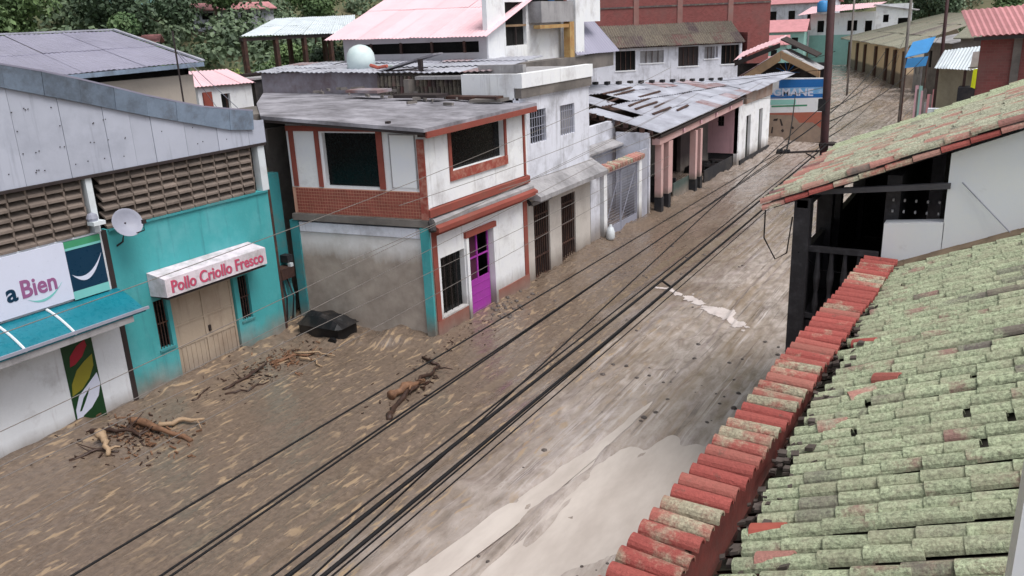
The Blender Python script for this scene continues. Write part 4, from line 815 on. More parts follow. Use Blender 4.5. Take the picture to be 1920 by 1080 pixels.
MB().para((-16.1, 56.0, 3.72), (2.85, 0, 1.85), (0, 0.12, 0), (0.0, 0, -0.62)).build("barge_board", 'board', gb)
MB().para((-13.22, 56.03, 5.55), (2.3, 0, -1.15), (0, 0.12, 0), (0.0, 0, -0.45)).build("barge_board", 'board', gb)
sheet_roof(gb, (-16.2, 56.2, 3.8), (-16.2, 58.0, 3.8), (-13.25, 58.0, 5.6), (-13.25, 56.2, 5.6), 2, 2, 'zinc_rust', waves=4)
sheet_roof(gb, (-10.8, 56.2, 4.35), (-10.8, 58.4, 4.35), (-13.2, 58.4, 5.58), (-13.2, 56.2, 5.58), 2, 2, 'concrete', waves=4)
sheet_roof(gb, (-16.5, 56.7, 4.95), (-13.55, 56.7, 6.1), (-13.5, 58.6, 6.5), (-16.5, 58.6, 5.42), 3, 1, 'roof_pink', waves=4, name="pink_sheet")
MB().para((-16.4, 56.75, 4.6), (2.9, 0, 1.14), (0, 0.1, 0), (0, 0, 0.3)).build("gable_beam", 'iron', gb)
MB().para((-13.5, 56.9, 6.2), (2.3, 0, -1.1), (0, 1.6, 0.1), (0, 0, 0.08)).build("dark_roof", 'iron', gb)
MB().box(-16.6, -10.9, 58.2, 58.4, 0, 4.7).build("back_wall", 'soot', gb)
for i in range(8): MB().tube([(-13.2, 57.9, 4.1), (-13.2 + 0.8 * math.cos(i * 0.45), 57.9, 4.1 + 0.7 * math.sin(i * 0.45))], 0.03, 5).build("roof_strut", 'board' if i % 2 else 'blue', gb)
MB().box(-16.3, -16.1, 56.1, 56.3, 0, 3.8).build("corner_post", 'board', gb); MB().box(-11.0, -10.8, 56.1, 56.3, 0, 4.3).build("corner_post", 'board', gb)

# ------------------------------------------------------------------ clay block building with tiled lean-to
bb = thing("clay_block_building", (-24, 60, 0), "large red clay block building above a white wing with a dark tiled roof", "building")
BA = Vector((-28, 56, 0)); bd = Vector((0.785, 0.62, 0)).normalized(); bi = Vector((-0.62, 0.785, 0)).normalized()
def bp(u, z, i=0.0): return BA + bd * u + bi * i + Vector((0, 0, z))
MB().wall(bp(-0.3, 0), bd, 13.1, 5.85, 0.2, bi, [(0.4, 2.7, 4.85, 5.6), (3.45, 4.95, 4.3, 5.68), (5.3, 7.1, 4.75, 5.6), (8.2, 9.75, 4.4, 5.78), (11.05, 11.25, 4.9, 5.7), (10.2, 11.0, 4.85, 5.7), (11.5, 12.9, 4.4, 5.75)]).build("white_wall", 'white_old', bb)
for (u0, u1, z0, z1, m) in ((0.4, 2.7, 4.85, 5.6, 'glass'), (3.45, 4.95, 4.3, 5.68, 'void'), (5.3, 7.1, 4.75, 5.6, 'concrete'), (8.2, 9.75, 4.4, 5.78, 'iron'), (10.2, 11.25, 4.85, 5.7, 'concrete'), (11.5, 12.9, 4.4, 5.75, 'void')):
    w = MB().para(bp(u0 - 0.3, z0, 0.14), bd * (u1 - u0), Vector((0, 0, z1 - z0)), bi * 0.03).build("window", m, bb)
    MB().para(bp(u0 - 0.35, z0 - 0.08, -0.05), bd * (u1 - u0 + 0.1), Vector((0, 0, 0.075)), bi * 0.15).build("sill", 'white', w)
    for k in range(3): MB().para(bp(u0 - 0.3 + (u1 - u0) * (k + 1) / 4, z0, 0.05), bd * 0.05, Vector((0, 0, z1 - z0)), bi * 0.03).build("window_bar", 'iron_brown', w)
sheet_roof(bb, bp(-0.6, 5.92, -0.5), bp(12.9, 5.92, -0.5), bp(12.9, 7.45, 2.48), bp(-0.6, 7.45, 2.48), 18, 2, 'tile_old', waves=4, amp=0.05, jit=0.02, name="tile_strip")
MB().para(bp(-0.6, 0, 2.5), bd * 16.6, Vector((0, 0, 11.0)), bi * 0.3).build("block_wall", 'brick', bb)
for u in (0.0, 5.2, 8.6, 12.6): MB().para(bp(u, 6.8, 2.44), bd * 0.4, Vector((0, 0, 4.2)), bi * 0.05).build("concrete_column", pm("grey_column", (142, 104, 98), stain=(130, 112, 108), samt=0.4) if u == 0 else bpy.data.materials["grey_column"], bb)
MB().para(bp(-0.6, 8.65, 2.45), bd * 16.6, Vector((0, 0, 0.12)), bi * 0.04).build("ring_beam", 'tile_old', bb)
MB().para(bp(13.2, 0, 0.0), bd * 0.2, Vector((0, 0, 6.6)), bi * 2.5).build("side_wall", 'brick', bb)

# ------------------------------------------------------------------ pink roofed white house, shed, grey roofed hall, small houses
ph = thing("pink_roof_house", (-20, 29, 0), "white house with a wide pale pink metal roof behind the corner house", "house")
MB().wall((-24, 27.0, 4.0), (1, 0, 0), 6.95, 3.6, 0.2, (0, 1, 0), [(0.9, 6.6, 3.0, 3.4)]).build("long_wall", pm("grey_white_wall", (186, 184, 188), var=0.05, stain=(160, 156, 160), samt=0.3), ph)
MB().box(-23.9, -17.2, 27.3, 27.4, 6.9, 7.5).build("dark_gap", 'void', ph)
for i in range(4): MB().box(-22.6 + i * 1.5, -22.5 + i * 1.5, 26.98, 27.05, 7.0, 7.42).build("gap_post", 'iron_brown', ph)
sheet_roof(ph, (-24.6, 26.5, 7.62), (-16.75, 26.5, 7.55), (-16.75, 32.5, 9.75), (-24.6, 32.5, 9.9), 9, 2, 'roof_pink', waves=5, amp=0.02, jit=0.008)
MB().wall((-17.0, 27.02, 4.0), (0, 1, 0), 6.0, 5.2, 0.2, (-1, 0, 0), [(1.3, 2.9, 3.15, 4.75)]).build("gable_wall", 'white', ph)
w = MB().box(-17.2, -17.15, 28.3, 29.95, 7.1, 8.8).build("gable_window", 'void', ph); MB().box(-17.06, -17.0, 28.32, 29.9, 7.85, 7.93).build("window_bar", 'board', w); MB().box(-17.07, -17.02, 29.1, 29.16, 7.15, 7.85).build("window_bar", 'iron', w)
MB().box(-17.5, -16.4, 30.1, 32.9, 7.95, 8.75).build("balcony", 'concrete', ph); MB().box(-18.5, -17.3, 29.9, 33.0, 6.6, 7.9).build("recess", 'iron_brown', ph)
MB().box(-16.7, -16.4, 32.55, 32.95, 6.5, 7.94).build("ochre_column", 'ochre', ph); MB().box(-16.72, -16.42, 30.0, 32.5, 7.72, 7.86).build("ochre_beam", 'ochre', ph)
MB().box(-16.8, -16.4, 33.1, 33.9, 6.5, 9.4).build("white_column", 'white', ph); MB().box(-17, -16.7, 33.9, 36.2, 7.9, 9.0).build("side_wall", 'white', ph)
MB().box(-18.5, -16.9, 30.2, 33.0, 8.752, 9.6).build("upper_room", 'void', ph); MB().lathe((-16.7, 31.5, 8.752), [(0.1, 0), (0.22, 0.1), (0.2, 0.25), (0.05, 0.3)], 8).build("blue_basin", 'tarp', ph)
sheet_roof(ph, (-16.3, 33.0, 6.55), (-16.3, 37.5, 6.5), (-17.6, 37.5, 7.9), (-17.6, 33.6, 7.9), 4, 1, 'roof_grey', waves=4, name="lean_to_sheet")
MB().box(-24, -17, 33, 33.2, 4, 9.2).build("rear_wall", 'white_old', ph); MB().box(-17.6, -16.4, 26.5, 37, 5.9, 6.5).build("base_slab", 'concrete_dk', ph)
sh = thing("open_shed", (-37, 36, 3), "open shed with a pale zinc roof on dark posts", "shed")
sheet_roof(sh, (-34, 30.6, 7.9), (-34, 39.4, 7.8), (-40, 46.5, 8.95), (-40, 39.0, 8.85), 8, 2, 'zinc_pale', waves=5, jit=0.01)
for x, y in ((-34.2, 31.0), (-34.2, 33.2), (-34.2, 35.3), (-34.2, 37.4), (-38, 38), (-38, 41)): MB().box(x - 0.11, x + 0.11, y - 0.11, y + 0.11, 1.0, 7.85 if x > -35 else 8.35).build("shed_post", 'iron_brown', sh)
MB().box(-34.3, -34.1, 30.8, 39.2, 7.66, 7.84).build("eave_beam", 'iron', sh)
hl = thing("grey_roof_hall", (-27, 17, 0), "low hall with a broad violet grey metal roof behind the market gable", "building")
sheet_roof(hl, (-24.6, 8.0, 6.95), (-25.0, 20.6, 7.13), (-30, 20.8, 8.33), (-30, 9.5, 8.25), 11, 2, 'roof_grey', waves=6, amp=0.012, jit=0.006)
MB().para((-24.58, 8.0, 6.80), (-0.4, 12.65, 0.18), (0.06, 0, 0), (0, 0, 0.14)).build("eave_gutter", 'flash', hl)
MB().para((-25.0, 20.62, 7.15), (-5.0, 0.2, 1.2), (0, 0.14, 0), (0, 0, 0.06)).build("verge_trim", 'zinc', hl); MB().para((-29.95, 9.5, 8.27), (0, 11.3, 0.08), (-0.25, 0, 0), (0, 0, 0.06)).build("ridge_trim", 'zinc', hl)
MB().wall((-25.3, 8.0, 3.0), (0, 1, 0), 12.4, 3.72, 0.2, (-1, 0, 0)).build("beige_wall", pm("beige_hall_wall", (178, 168, 158), var=0.06, stain=(160, 150, 142), samt=0.3), hl)
MB().box(-25.6, -25.5, 8.0, 20.4, 6.72, 7.0).build("dark_gap", 'void', hl); MB().box(-31, -30.8, 8, 20.4, 3, 8.1).build("rear_wall", 'concrete_dk', hl); MB().box(-31, -25.5, 20.25, 20.4, 3.0, 7.0).build("end_wall", 'white_old', hl)
an = thing("roof_antenna", (-24, 18.6, 5.6), "thin mast with guy wires in front of the beige hall wall", "antenna")
MB().tube([(-23.6, 18.5, 4.5), (-23.6, 18.5, 8.2)], 0.03, 6).build("mast", 'iron', an)
for q in ((-23.0, 20.4), (-24.4, 20.6)): MB().tube([(-23.6, 18.5, 7.6), (q[0], q[1], 5.4)], 0.012, 4).build("guy_wire", 'dish', an)
hp = thing("small_pink_roof_house", (-31, 26, 0), "small white house with a pink roof and one dark window", "house")
MB().wall((-30, 24.3, 3.0), (0, 1, 0), 3.0, 2.95, 0.2, (-1, 0, 0), [(1.2, 1.7, 1.9, 2.55)]).build("front_wall", 'white', hp)
w = MB().box(-30.2, -30.15, 25.45, 26.05, 4.85, 5.6).build("window", 'void', hp); MB().box(-30.02, -29.97, 25.75, 25.79, 4.9, 5.55).build("window_bar", 'iron_brown', w)
sheet_roof(hp, (-29.8, 24.1, 5.95), (-29.8, 27.4, 5.88), (-31.5, 27.4, 6.5), (-31.5, 24.1, 6.55), 4, 1, 'roof_pink', waves=4, jit=0.008); MB().box(-31.5, -30.2, 24.3, 24.5, 3, 6.0).build("side_wall", 'white', hp)
MB().box(-29.98, -29.9, 24.5, 24.95, 4.9, 5.7).build("door", 'red', hp)
dw = thing("dark_store", (-30.5, 28.2, 0), "small charcoal store beside the pink roofed house", "shed")
MB().box(-31, -30, 27.5, 28.8, 3, 6.0).build("store_body", 'soot', dw); MB().box(-31.1, -29.9, 27.4, 29.2, 6.002, 6.08).build("store_roof", 'concrete', dw)
bw = thing("boundary_wall", (-33, 34, 4), "long stained grey wall running below the open shed", "wall")
MB().box(-33.2, -33.0, 27.0, 45, 2.5, 6.05).build("wall_body", 'concrete_dk', bw); MB().box(-33.3, -32.9, 27.0, 45, 6.052, 6.14).build("wall_coping", 'iron', bw)

# hillside houses
def far_house(x, y, z, w, d, h, roofm, wallm, label, rz=0.0, hip=0.7):
    t = thing("hillside_house", (x, y, z), label, "house", "houses on the hillside"); t.rotation_euler = (0, 0, rz)
    MB().wall((-w / 2, -d / 2, -1), (1, 0, 0), w, h + 1, 0.2, (0, 1, 0), [(w * 0.15, w * 0.3, 1 + h * 0.35, 1 + h * 0.75), (w * 0.6, w * 0.75, 1 + h * 0.35, 1 + h * 0.75)]).build("front_wall", wallm, t, local=True)
    b = MB(); b.box(-w / 2, -w / 2 + 0.2, -d / 2 + 0.2, d / 2, -1, h); b.box(w / 2 - 0.2, w / 2, -d / 2 + 0.2, d / 2, -1, h); b.build("side_wall", wallm, t, local=True)
    for u in (0.15, 0.6): MB().box(-w / 2 + w * u, -w / 2 + w * (u + 0.15), -d / 2 + 0.1, -d / 2 + 0.15, h * 0.35, h * 0.75).build("window", 'void', t, local=True)
    b = MB(); b.prism([(-w / 2 - 0.3, -d / 2 - 0.5, h - 0.05), (-w / 2 - 0.3, 0, h + hip), (-w / 2 - 0.3, d / 2 + 0.5, h - 0.05), (-w / 2 - 0.3, d / 2 + 0.5, h - 0.15), (-w / 2 - 0.3, 0, h + hip - 0.12), (-w / 2 - 0.3, -d / 2 - 0.5, h - 0.15)], (w + 0.6, 0, 0)); b.build("roof", roofm, t, local=True)
    return t
def tz(x, y): return float(terrain(np.array([float(x)]), np.array([float(y)]))[0])

# ------------------------------------------------------------------ far end of the street
cr = thing("cream_house", (-15, 110, 0), "cream house with dark pilasters and a mossy tiled hip roof at the bend", "house")
C0 = Vector((-20.6, 126.4, 0)); C1 = Vector((-9.9, 94.2, 0)); cdv = (C1 - C0).normalized(); cin = Vector((cdv.y, -cdv.x, 0))
if cin.x < 0: cin = -cin
cout = -cin; CL = (C1 - C0).length
MB().wall(C0, cdv, CL, 4.0, 0.3, cin).build("front_wall", 'cream', cr)
for i, u in enumerate((0.02, 0.2, 0.36, 0.56, 0.74, 0.86, 0.985)): MB().para(C0 + cdv * (u * CL - 0.35) + cout * 0.25, cdv * 0.75, Vector((0, 0, 3.6)), cin * 0.24).build("pilaster", 'pilaster', cr)
r0, r1 = C0 + cout * 1.0 - cdv * 1.5 + Vector((0, 0, 4.0)), C1 + cout * 1.0 + cdv * 1 + Vector((0, 0, 4.0))
k0, k1 = C0 + cin * 9 + cdv * 11 + Vector((0, 0, 6.9)), C1 + cin * 9 - cdv * 2 + Vector((0, 0, 6.9))
sheet_roof(cr, r0, r1, k1, k0, 14, 3, 'tile_moss', waves=4, amp=0.06, jit=0.06, name="tile_strip")
MB().prism([r0 + Vector((0, 0, -.05)), k0, C0 + cin * 14 + Vector((0, 0, 4))], (0, 0, -0.1)).build("hip_end", 'tile_moss', cr)
MB().wall(C1 + cin * 0.3, cin, 9, 4, 0.3, -cdv).build("end_wall", 'cream', cr)
def block_house(loc, w, d, h, rz, wallm, roofm, label, wins=2, slope=1.2, name="street_house", over=0.4, cat="house", group=None, z0=0):
    t = thing(name, loc, label, cat, group); t.rotation_euler = (0, 0, rz)
    ops = []; 
    for i in range(wins):
        c = w * (i + 0.5) / wins; ops.append((c - w * 0.06, c + w * 0.06, h * 0.55, h * 0.85))
    MB().wall((0, 0, 0), (1, 0, 0), w, h, 0.2, (0, 1, 0), ops).build("front_wall", wallm, t, local=True)
    b = MB(); b.box(0, 0.2, 0.2, d, 0, h); b.box(w - 0.2, w, 0.2, d, 0, h); b.box(0.2, w - 0.2, d - 0.2, d, 0, h); b.build("side_wall", wallm, t, local=True)
    for q in ops:
        wn = MB().box(q[0], q[1], 0.12, 0.16, q[2], q[3]).build("window", 'void', t, local=True)
        MB().box(q[0] - 0.05, q[1] + 0.05, -0.06, 0.1, q[2] - 0.1, q[2] - 0.003).build("sill", wallm, wn, local=True)
    sheet = MB(); sheet.prism([(-over, -over, h - 0.05), (w + over, -over, h - 0.05), (w + over, d / 2, h + slope), (-over, d / 2, h + slope)], (0, 0, 0.08)); sheet.build("front_roof", roofm, t, local=True)
    sheet = MB(); sheet.prism([(-over, d / 2 + 0.002, h + slope), (w + over, d / 2 + 0.002, h + slope), (w + over, d + over, h - 0.05), (-over, d + over, h - 0.05)], (0, 0, 0.08)); sheet.build("rear_roof", roofm, t, local=True)
    b = MB(); b.prism([(0.05, 0.1, h), (0.05, d / 2, h + slope - 0.05), (0.05, d - 0.1, h)], (0.14, 0, 0)); b.prism([(w - 0.19, 0.1, h), (w - 0.19, d / 2, h + slope - 0.05), (w - 0.19, d - 0.1, h)], (0.14, 0, 0)); b.build("gable_end", wallm, t, local=True)
    return t
# pale house with mint base
t = thing("mint_base_house", (-22, 132, 0), "white house with mint green base and a pink roof beyond the cream house", "house")
MB().wall((-27.0, 131, 0), (1, -0.12, 0), 9.0, 7.4, 0.3, (0.12, 1, 0), [(5.2, 6.6, 4.9, 6.3), (7.6, 8.6, 4.6, 6.2), (1.0, 2.0, 4.8, 6.4)]).build("front_wall", 'white', t)
MB().wall((-27.02, 130.9, 0), (1, -0.12, 0), 9.0, 4.4, 0.09, (0.12, 1, 0)).build("mint_base", 'mint_wall', t)
MB().box(-26.6, -18.4, 131.4, 131.6, 4.5, 6.6).build("dark_windows", 'void', t)
sheet_roof(t, (-28.5, 129.3, 7.25), (-18.2, 128.0, 7.9), (-17.4, 134.5, 8.6), (-28.0, 136, 8.4), 8, 1, 'roof_pink', waves=4)
MB().wall((-18.1, 129.9, 0), (1, 0.1, 0), 4.6, 8.3, 0.3, (-0.1, 1, 0), [(1.0, 1.7, 5.9, 6.9), (2.9, 4.4, 5.0, 6.4)]).build("gable_wall", 'white', t)
MB().box(-17.5, -13.8, 131, 131.2, 4.8, 7).build("dark_windows", 'void', t); MB().para((-18.4, 129.6, 8.2), (5.3, 0.5, -0.9), (0, 5, 0), (0, 0, 0.12)).build("gable_roof", 'concrete', t)
block_house((-33, 122, 0), 7, 7, 5.2, R(8), 'mint_wall', 'roof_rose', "mint green house with a rose roof beside the clay block building", 3, 1.5)
block_house((-31, 108, 0), 6, 6, 4.0, R(14), 'mint_wall', 'roof_rose', "lower mint house with a red awning roof", 2, 1.0)
block_house((-26, 84, 0), 5, 6, 2.6, R(14), 'white', 'roof_rose', "small white house behind the timber gable", 2, 1.0)
block_house((-36, 140, 2), 9, 8, 7.0, R(-10), 'white_old', 'roof_rose', "tall pale house uphill behind the mint green houses", 3, 1.4)
tk2 = thing("blue_water_tank", (-24.9, 128, 7.5), "round blue water tank on the roof edge beside the tall dark pole", "water tank")
MB().lathe((-24.9, 128.5, 7.6), [(0.75, 0), (0.8, 0.2), (0.8, 1.2), (0.5, 1.5), (0.2, 1.58)], 14).build("tank_body", 'tarp', tk2, smooth=True); MB().box(-25.6, -24.2, 127.8, 129.2, 7.3, 7.598).build("tank_base", 'concrete', tk2)
block_house((-8.9, 92.0, 0), 3.0, 6, 3.2, R(-72), 'concrete', 'tile_moss', "grey rendered house next to the cream house", 2, 1.0)
block_house((-7.6, 86.0, 0), 5.0, 7, 4.8, R(-60), 'concrete_dk', 'concrete', "drab concrete house behind the blue tarp", 2, 0.6)
block_house((-3.9, 70.0, 0), 7, 8, 5.6, R(-12), 'concrete_dk', 'tile_moss', "dark stained house behind the white sheet roof", 3, 1.0)
block_house((-1.0, 88.0, 0), 10, 9, 6.4, R(-12), 'concrete', 'roof_rose', "grey house with a dull red roof far up the right side", 3, 1.2)
tp = thing("blue_tarp", (-5.5, 64, 0), "bright blue tarpaulin stretched over a frame by the far poles", "tarpaulin")
MB().para((-6.6, 62.0, 4.7), (1.3, 0.6, 0.3), (0.2, 1.8, 0.9), (0, 0, 0.04)).build("tarp_sheet", 'tarp', tp)
MB().para((-6.55, 61.95, 4.05), (1.2, 0.5, 0.1), (0, 0.03, 0), (0.1, 0, 0.62)).build("tarp_flap", 'tarp', tp)
for q in ((-6.5, 62.1), (-5.3, 62.6)): MB().tube([(q[0], q[1], 0), (q[0], q[1], 4.7)], 0.05, 6).build("tarp_pole", 'iron_brown', tp)
lt = thing("white_lean_to", (-3, 48, 0), "white zinc lean-to roof on posts left of the clay block house", "shed")
sheet_roof(lt, (-3.7, 47.5, 4.95), (-1.4, 44.5, 5.0), (-1.0, 47.5, 6.05), (-3.5, 50.0, 5.7), 4, 1, 'zinc_pale', waves=4, jit=0.01)
MB().wall((-3.5, 48.2, 0), (1, -0.9, 0), 2.6, 4.9, 0.15, (0.5, 1, 0)).build("shed_wall", pm("olive_grey_wall", (160, 154, 136), stain=(130, 124, 110), samt=0.4), lt)
for q in ((-3.5, 47.4), (-2.2, 45.8)): MB().box(q[0] - 0.06, q[0] + 0.06, q[1] - 0.06, q[1] + 0.06, 0, 4.95).build("shed_post", 'iron_brown', lt)
MB().box(-2.4, -1.6, 45.2, 46.4, 0, 4.2).build("dark_doorway", 'soot', lt)
yc = thing("yellow_cloth", (-1.5, 40, 5), "bright yellow cloth hanging beside the clay block wall", "cloth")
MB().prism([(-1.62, 39.0, 4.75), (-1.60, 39.0, 5.45), (-1.1, 39.05, 5.5), (-1.08, 39.05, 5.0), (-1.3, 39.0, 4.62)], (0.03, 0.08, 0)).build("cloth_sheet", 'yellow', yc); MB().tube([(-1.8, 39.1, 5.5), (-0.9, 39.1, 5.55)], 0.02, 5).build("line", 'iron', yc)
wc = thing("white_cloth", (-1.6, 39.4, 5.5), "pale pink and white washing above the yellow cloth", "cloth")
MB().prism([(-1.75, 39.4, 5.4), (-1.7, 39.4, 6.1), (-1.15, 39.4, 6.15), (-1.2, 39.4, 5.55)], (0.03, 0.05, 0)).build("cloth_sheet", 'foam', wc)
fn_ = thing("garden_fence", (-3, 56, 0), "stretch of tall mixed board fence below the far poles", "fence")
for i in range(16): MB().box(-5.6 + i * 0.22, -5.42 + i * 0.22, 60 - i * 1.2, 60.05 - i * 1.2, 0, 2.6 + random.uniform(0, 1.2)).build("fence_board", random.choice(['pinkwall', 'concrete', 'mint_wall', 'soot', 'roof_rose', 'concrete_dk']), fn_)
rb = thing("clay_block_house", (0.5, 31, 0), "red clay block house with a rose metal roof behind the tiled roof", "house")
MB().wall((-1.1, 30, 0), (1, -0.02, 0), 6, 7.1, 0.2, (0, 1, 0)).build("block_wall", 'brick', rb)
for x in (-0.14, 2.0): MB().box(x - 0.1, x + 0.12, 29.9, 29.96, 3, 7.0).build("concrete_column", 'concrete_dk', rb)
MB().box(-1.12, -0.98, 30.05, 36, 0, 7.0).build("side_wall", 'brick', rb)
sheet_roof(rb, (-1.35, 29.5, 7.02), (5.5, 29.3, 7.25), (5.5, 34.5, 8.1), (-2.0, 34.2, 7.75), 7, 1, 'roof_rose', waves=6, jit=0.008)
MB().para((-1.3, 29.52, 6.9), (6.7, -0.2, 0.22), (0, 0.05, 0), (0, 0, 0.1)).build("eave_board", 'iron', rb)

# ------------------------------------------------------------------ poles and cables
def pole(name, x, y, h, r, label, lean=0.0, mat='pole'):
    t = thing(name, (x, y, 0), label, "utility pole"); MB().tube([(x, y, 0), (x + lean * 0.5, y, h * 0.5), (x + lean, y, h)], r, 10, r * 0.8).build("shaft", mat, t, smooth=True); return t
PX, PY = -3.96, 22.3
p1 = pole("utility_pole", PX, PY, 10.5, 0.11, "tall dark utility pole at the corner of the neighbouring tiled roof", -0.22)
MB().tube([(PX, PY, 4.56), (-4.6, PY, 4.50), (-5.25, PY, 4.44)], 0.03, 6).build("cable_arm", 'iron', p1)
MB().tube([(PX, PY, 4.2), (-4.5, PY, 4.47)], 0.018, 5).build("arm_strut", 'iron', p1)
for q in (4.4, 4.7): MB().box(PX - 0.17, PX + 0.17, PY - 0.17, PY + 0.17, q, q + 0.06).build("pole_band", 'iron', p1)
for i in range(4): MB().lathe((-5.2 + i * 0.09, PY, 4.45), [(0.03, 0), (0.05, 0.04), (0.03, 0.1)], 6).build("insulator", 'soot', p1)
MB().tube([(PX - .13, PY, 4.4), (PX - 0.22, PY, 4.7), (PX - 0.12, PY, 4.95)], 0.02, 5).build("cable_loop", 'cable', p1)
MB().box(PX - 0.3, PX - 0.12, PY - 0.1, PY + 0.1, 5.55, 5.85).build("junction_box", 'soot', p1)
pole("utility_pole", -4.6, 65.0, 9.6, 0.13, "reddish far pole above the white lean-to", -0.1); pole("utility_pole", -7.0, 66.0, 8.4, 0.12, "thin grey far pole right of the cream house", 0.0, 'concrete_dk')
pole("utility_pole", -13.6, 84.0, 9.0, 0.10, "slim dark pole in front of the mint base house", 0.0, 'concrete_dk')
def cable(p, q, r, sag, label, mat='cable', n=16, name="power_cable"):
    p, q = Vector(p), Vector(q); pts = []
    for i in range(n + 1):
        t = i / n; a = lerp(p, q, t); a.z -= sag * 4 * t * (1 - t); pts.append(a)
    o = MB().tube(pts, r, 6).build(name, mat, smooth=True); return tag(o, label, "cable", "cables along the street")
cable((-3.72, -6, 4.40), (-3.80, 22.3, 4.66), 0.017, 0.11, "thick black cable nearest the tiled parapet", n=24)
cable((-3.88, -6, 4.46), (-3.98, 22.3, 4.72), 0.018, 0.12, "thick black cable just left of the one nearest the parapet", n=24)
cable((-3.92, -6, 4.52), (-4.02, 22.3, 4.78), 0.009, 0.13, "thinner black cable hugging the left thick one")
cable((-3.95, -6, 3.42), (-4.0, 22.3, 5.85), 0.009, 0.0, "thin dark cable running left of the thick pair")
cable((-4.90, -6, 4.24), (-4.95, 22.3, 4.50), 0.010, 0.04, "left black cable of the pair reaching the pole arm", n=24)
cable((-4.83, -6, 4.19), (-5.02, 22.3, 4.50), 0.010, 0.04, "right black cable of the pair reaching the pole arm", n=24)
cable((-4.9, -6, 4.72), (-5.12, 22.3, 4.50), 0.009, 0.0, "single thin dark cable left of the pole arm pair")
cable((-5.2, 22.3, 4.50), (-7.6, 60, 5.2), 0.02, 0.5, "dark cable from the pole arm towards the far bend")
cable((-5.0, 22.3, 4.48), (-10.0, 46, 3.9), 0.022, 0.5, "dark cable from the pole arm along the left houses")
cable((-11, 2, 2.55), (-11, 24, 3.75), 0.0065, 0.05, "pale wire crossing the beige shop door", 'wire'); cable((-11, 2, 2.48), (-11, 30, 2.95), 0.0065, 0.03, "pale wire crossing the grey wall at mid height", 'wire')
cable((-11, 2, 1.72), (-11, 30, 2.6), 0.0065, 0.03, "lowest pale wire in front of the grey wall", 'wire'); cable((-11, 2, 3.0), (-11, 30, 4.7), 0.0065, 0.1, "pale wire crossing the purple gate lintel", 'wire')
cable((-11, 2, 4.35), (-11, 30, 6.2), 0.007, 0.35, "highest pale wire in front of the vent blocks", 'wire')
cable((-3.66, -6, 4.34), (-3.90, 22.3, 4.60), 0.008, 0.10, "slim black cable sagging just below the thick ones")
cable((-3.60, -6, 4.36), (-3.80, 22.3, 4.60), 0.007, 0.12, "slimmest black cable on the parapet side of the bundle")
cable((-11.3, 14, 4.3), (-11.3, 34, 5.2), 0.007, 0.25, "grey wire crossing the corner house upper window", 'wire'); cable((-11.3, 12, 3.5), (-11.3, 34, 4.9), 0.007, 0.2, "grey wire crossing the corner house upper band", 'wire')
cable((PX, PY, 6.6), (-17.4, 36.5, 5.1), 0.007, 0.2, "thin wire from the pole over the patched zinc roof", 'cable'); cable((PX, PY, 7.0), (-13.6, 58, 6.0), 0.008, 0.5, "thin wire from the pole to the timber gable", 'cable'); cable((PX, PY, 4.9), (-9.0, 80, 4.0), 0.012, 0.9, "lowest thin cable slung over the muddy bend")
cable((-11.2, 18, 3.9), (-11.2, 44, 4.6), 0.008, 0.35, "grey wire in front of the ledge house windows", 'wire')
cable((PX, PY, 6.2), (-11.5, 40, 4.2), 0.008, 0.2, "thin wire from the pole to the porch house", 'wire')
cable((PX, PY, 5.3), (-4.6, 65, 6.6), 0.014, 0.8, "thin cable from the near pole to the reddish far pole"); cable((PX, PY, 5.1), (-9.8, 70, 3.2), 0.012, 0.5, "thin cable from the near pole over the muddy bend")
cable((PX, PY, 5.6), (-7.0, 66, 6.2), 0.012, 0.7, "thin cable from the near pole to the grey far pole")
tag(MB().tube([(-3.755, 10.4, 4.44), (-3.935, 10.5, 4.49)], 0.016, 6).build("cable_spacer", 'cable'), "short dark spacer bar joining the two thick cables", "cable")
for pts, lab in (([(-3.2, 13.1, 5.0), (-3.25, 13.3, 4.5), (-3.1, 13.5, 4.1), (-2.9, 13.4, 4.25), (-2.8, 13.2, 4.9)], "loose dark cable looping below the tiled eave"), ([(-2.64, 13.0, 4.4), (-2.3, 13.3, 4.05), (-1.8, 13.6, 3.95)], "slack dark cable sagging across the balcony")):
    tag(MB().tube(pts, 0.012, 5).build("loose_cable", 'cable'), lab, "cable")

# ------------------------------------------------------------------ near tiled roof and its parapet
def barrel(L=0.36, r0=0.105, r1=0.088, th=0.016, n=7):
    b = MB(); vs = []
    for xx, r in ((0, r0), (L, r1)):
        for rr in (r, r - th):
            for j in range(n + 1):
                a = math.pi * j / n; vs.append((xx, -math.cos(a) * rr, math.sin(a) * rr * 0.96))
    N = n + 1; f = []
    for j in range(n):
        f.append((j + 1, j, 2 * N + j, 2 * N + j + 1)); f.append((N + j, N + j + 1, 3 * N + j + 1, 3 * N + j))
        f.append((j, j + 1, N + j + 1, N + j)); f.append((2 * N + j + 1, 2 * N + j, 3 * N + j, 3 * N + j + 1))
    b.add(vs, f); return b
SL = math.tan(R(23)); cs, sn = math.cos(R(23)), math.sin(R(23))
nr = thing("near_tiled_roof", (-1, 8, 4.3), "lichen covered tiled roof sloping down to a red tile capped parapet", "roof")
def rz_(x): return 4.17 + (x + 1.37) * SL
tm = []
for v in range(4):
    b = barrel(0.37 + random.uniform(-.01, .01), 0.077, 0.070, 0.012)
    if v == 3: b = barrel(0.24, 0.080, 0.075, 0.012)
    me = b.mesh("roof_tile"); me.materials.append(M['tile'])
    for p in me.polygons: p.use_smooth = False
    tm.append(me)
rest = MB(); nrow = 0; cnt = 0
tr_ = barrel(0.37, 0.080, 0.073, 0.012)
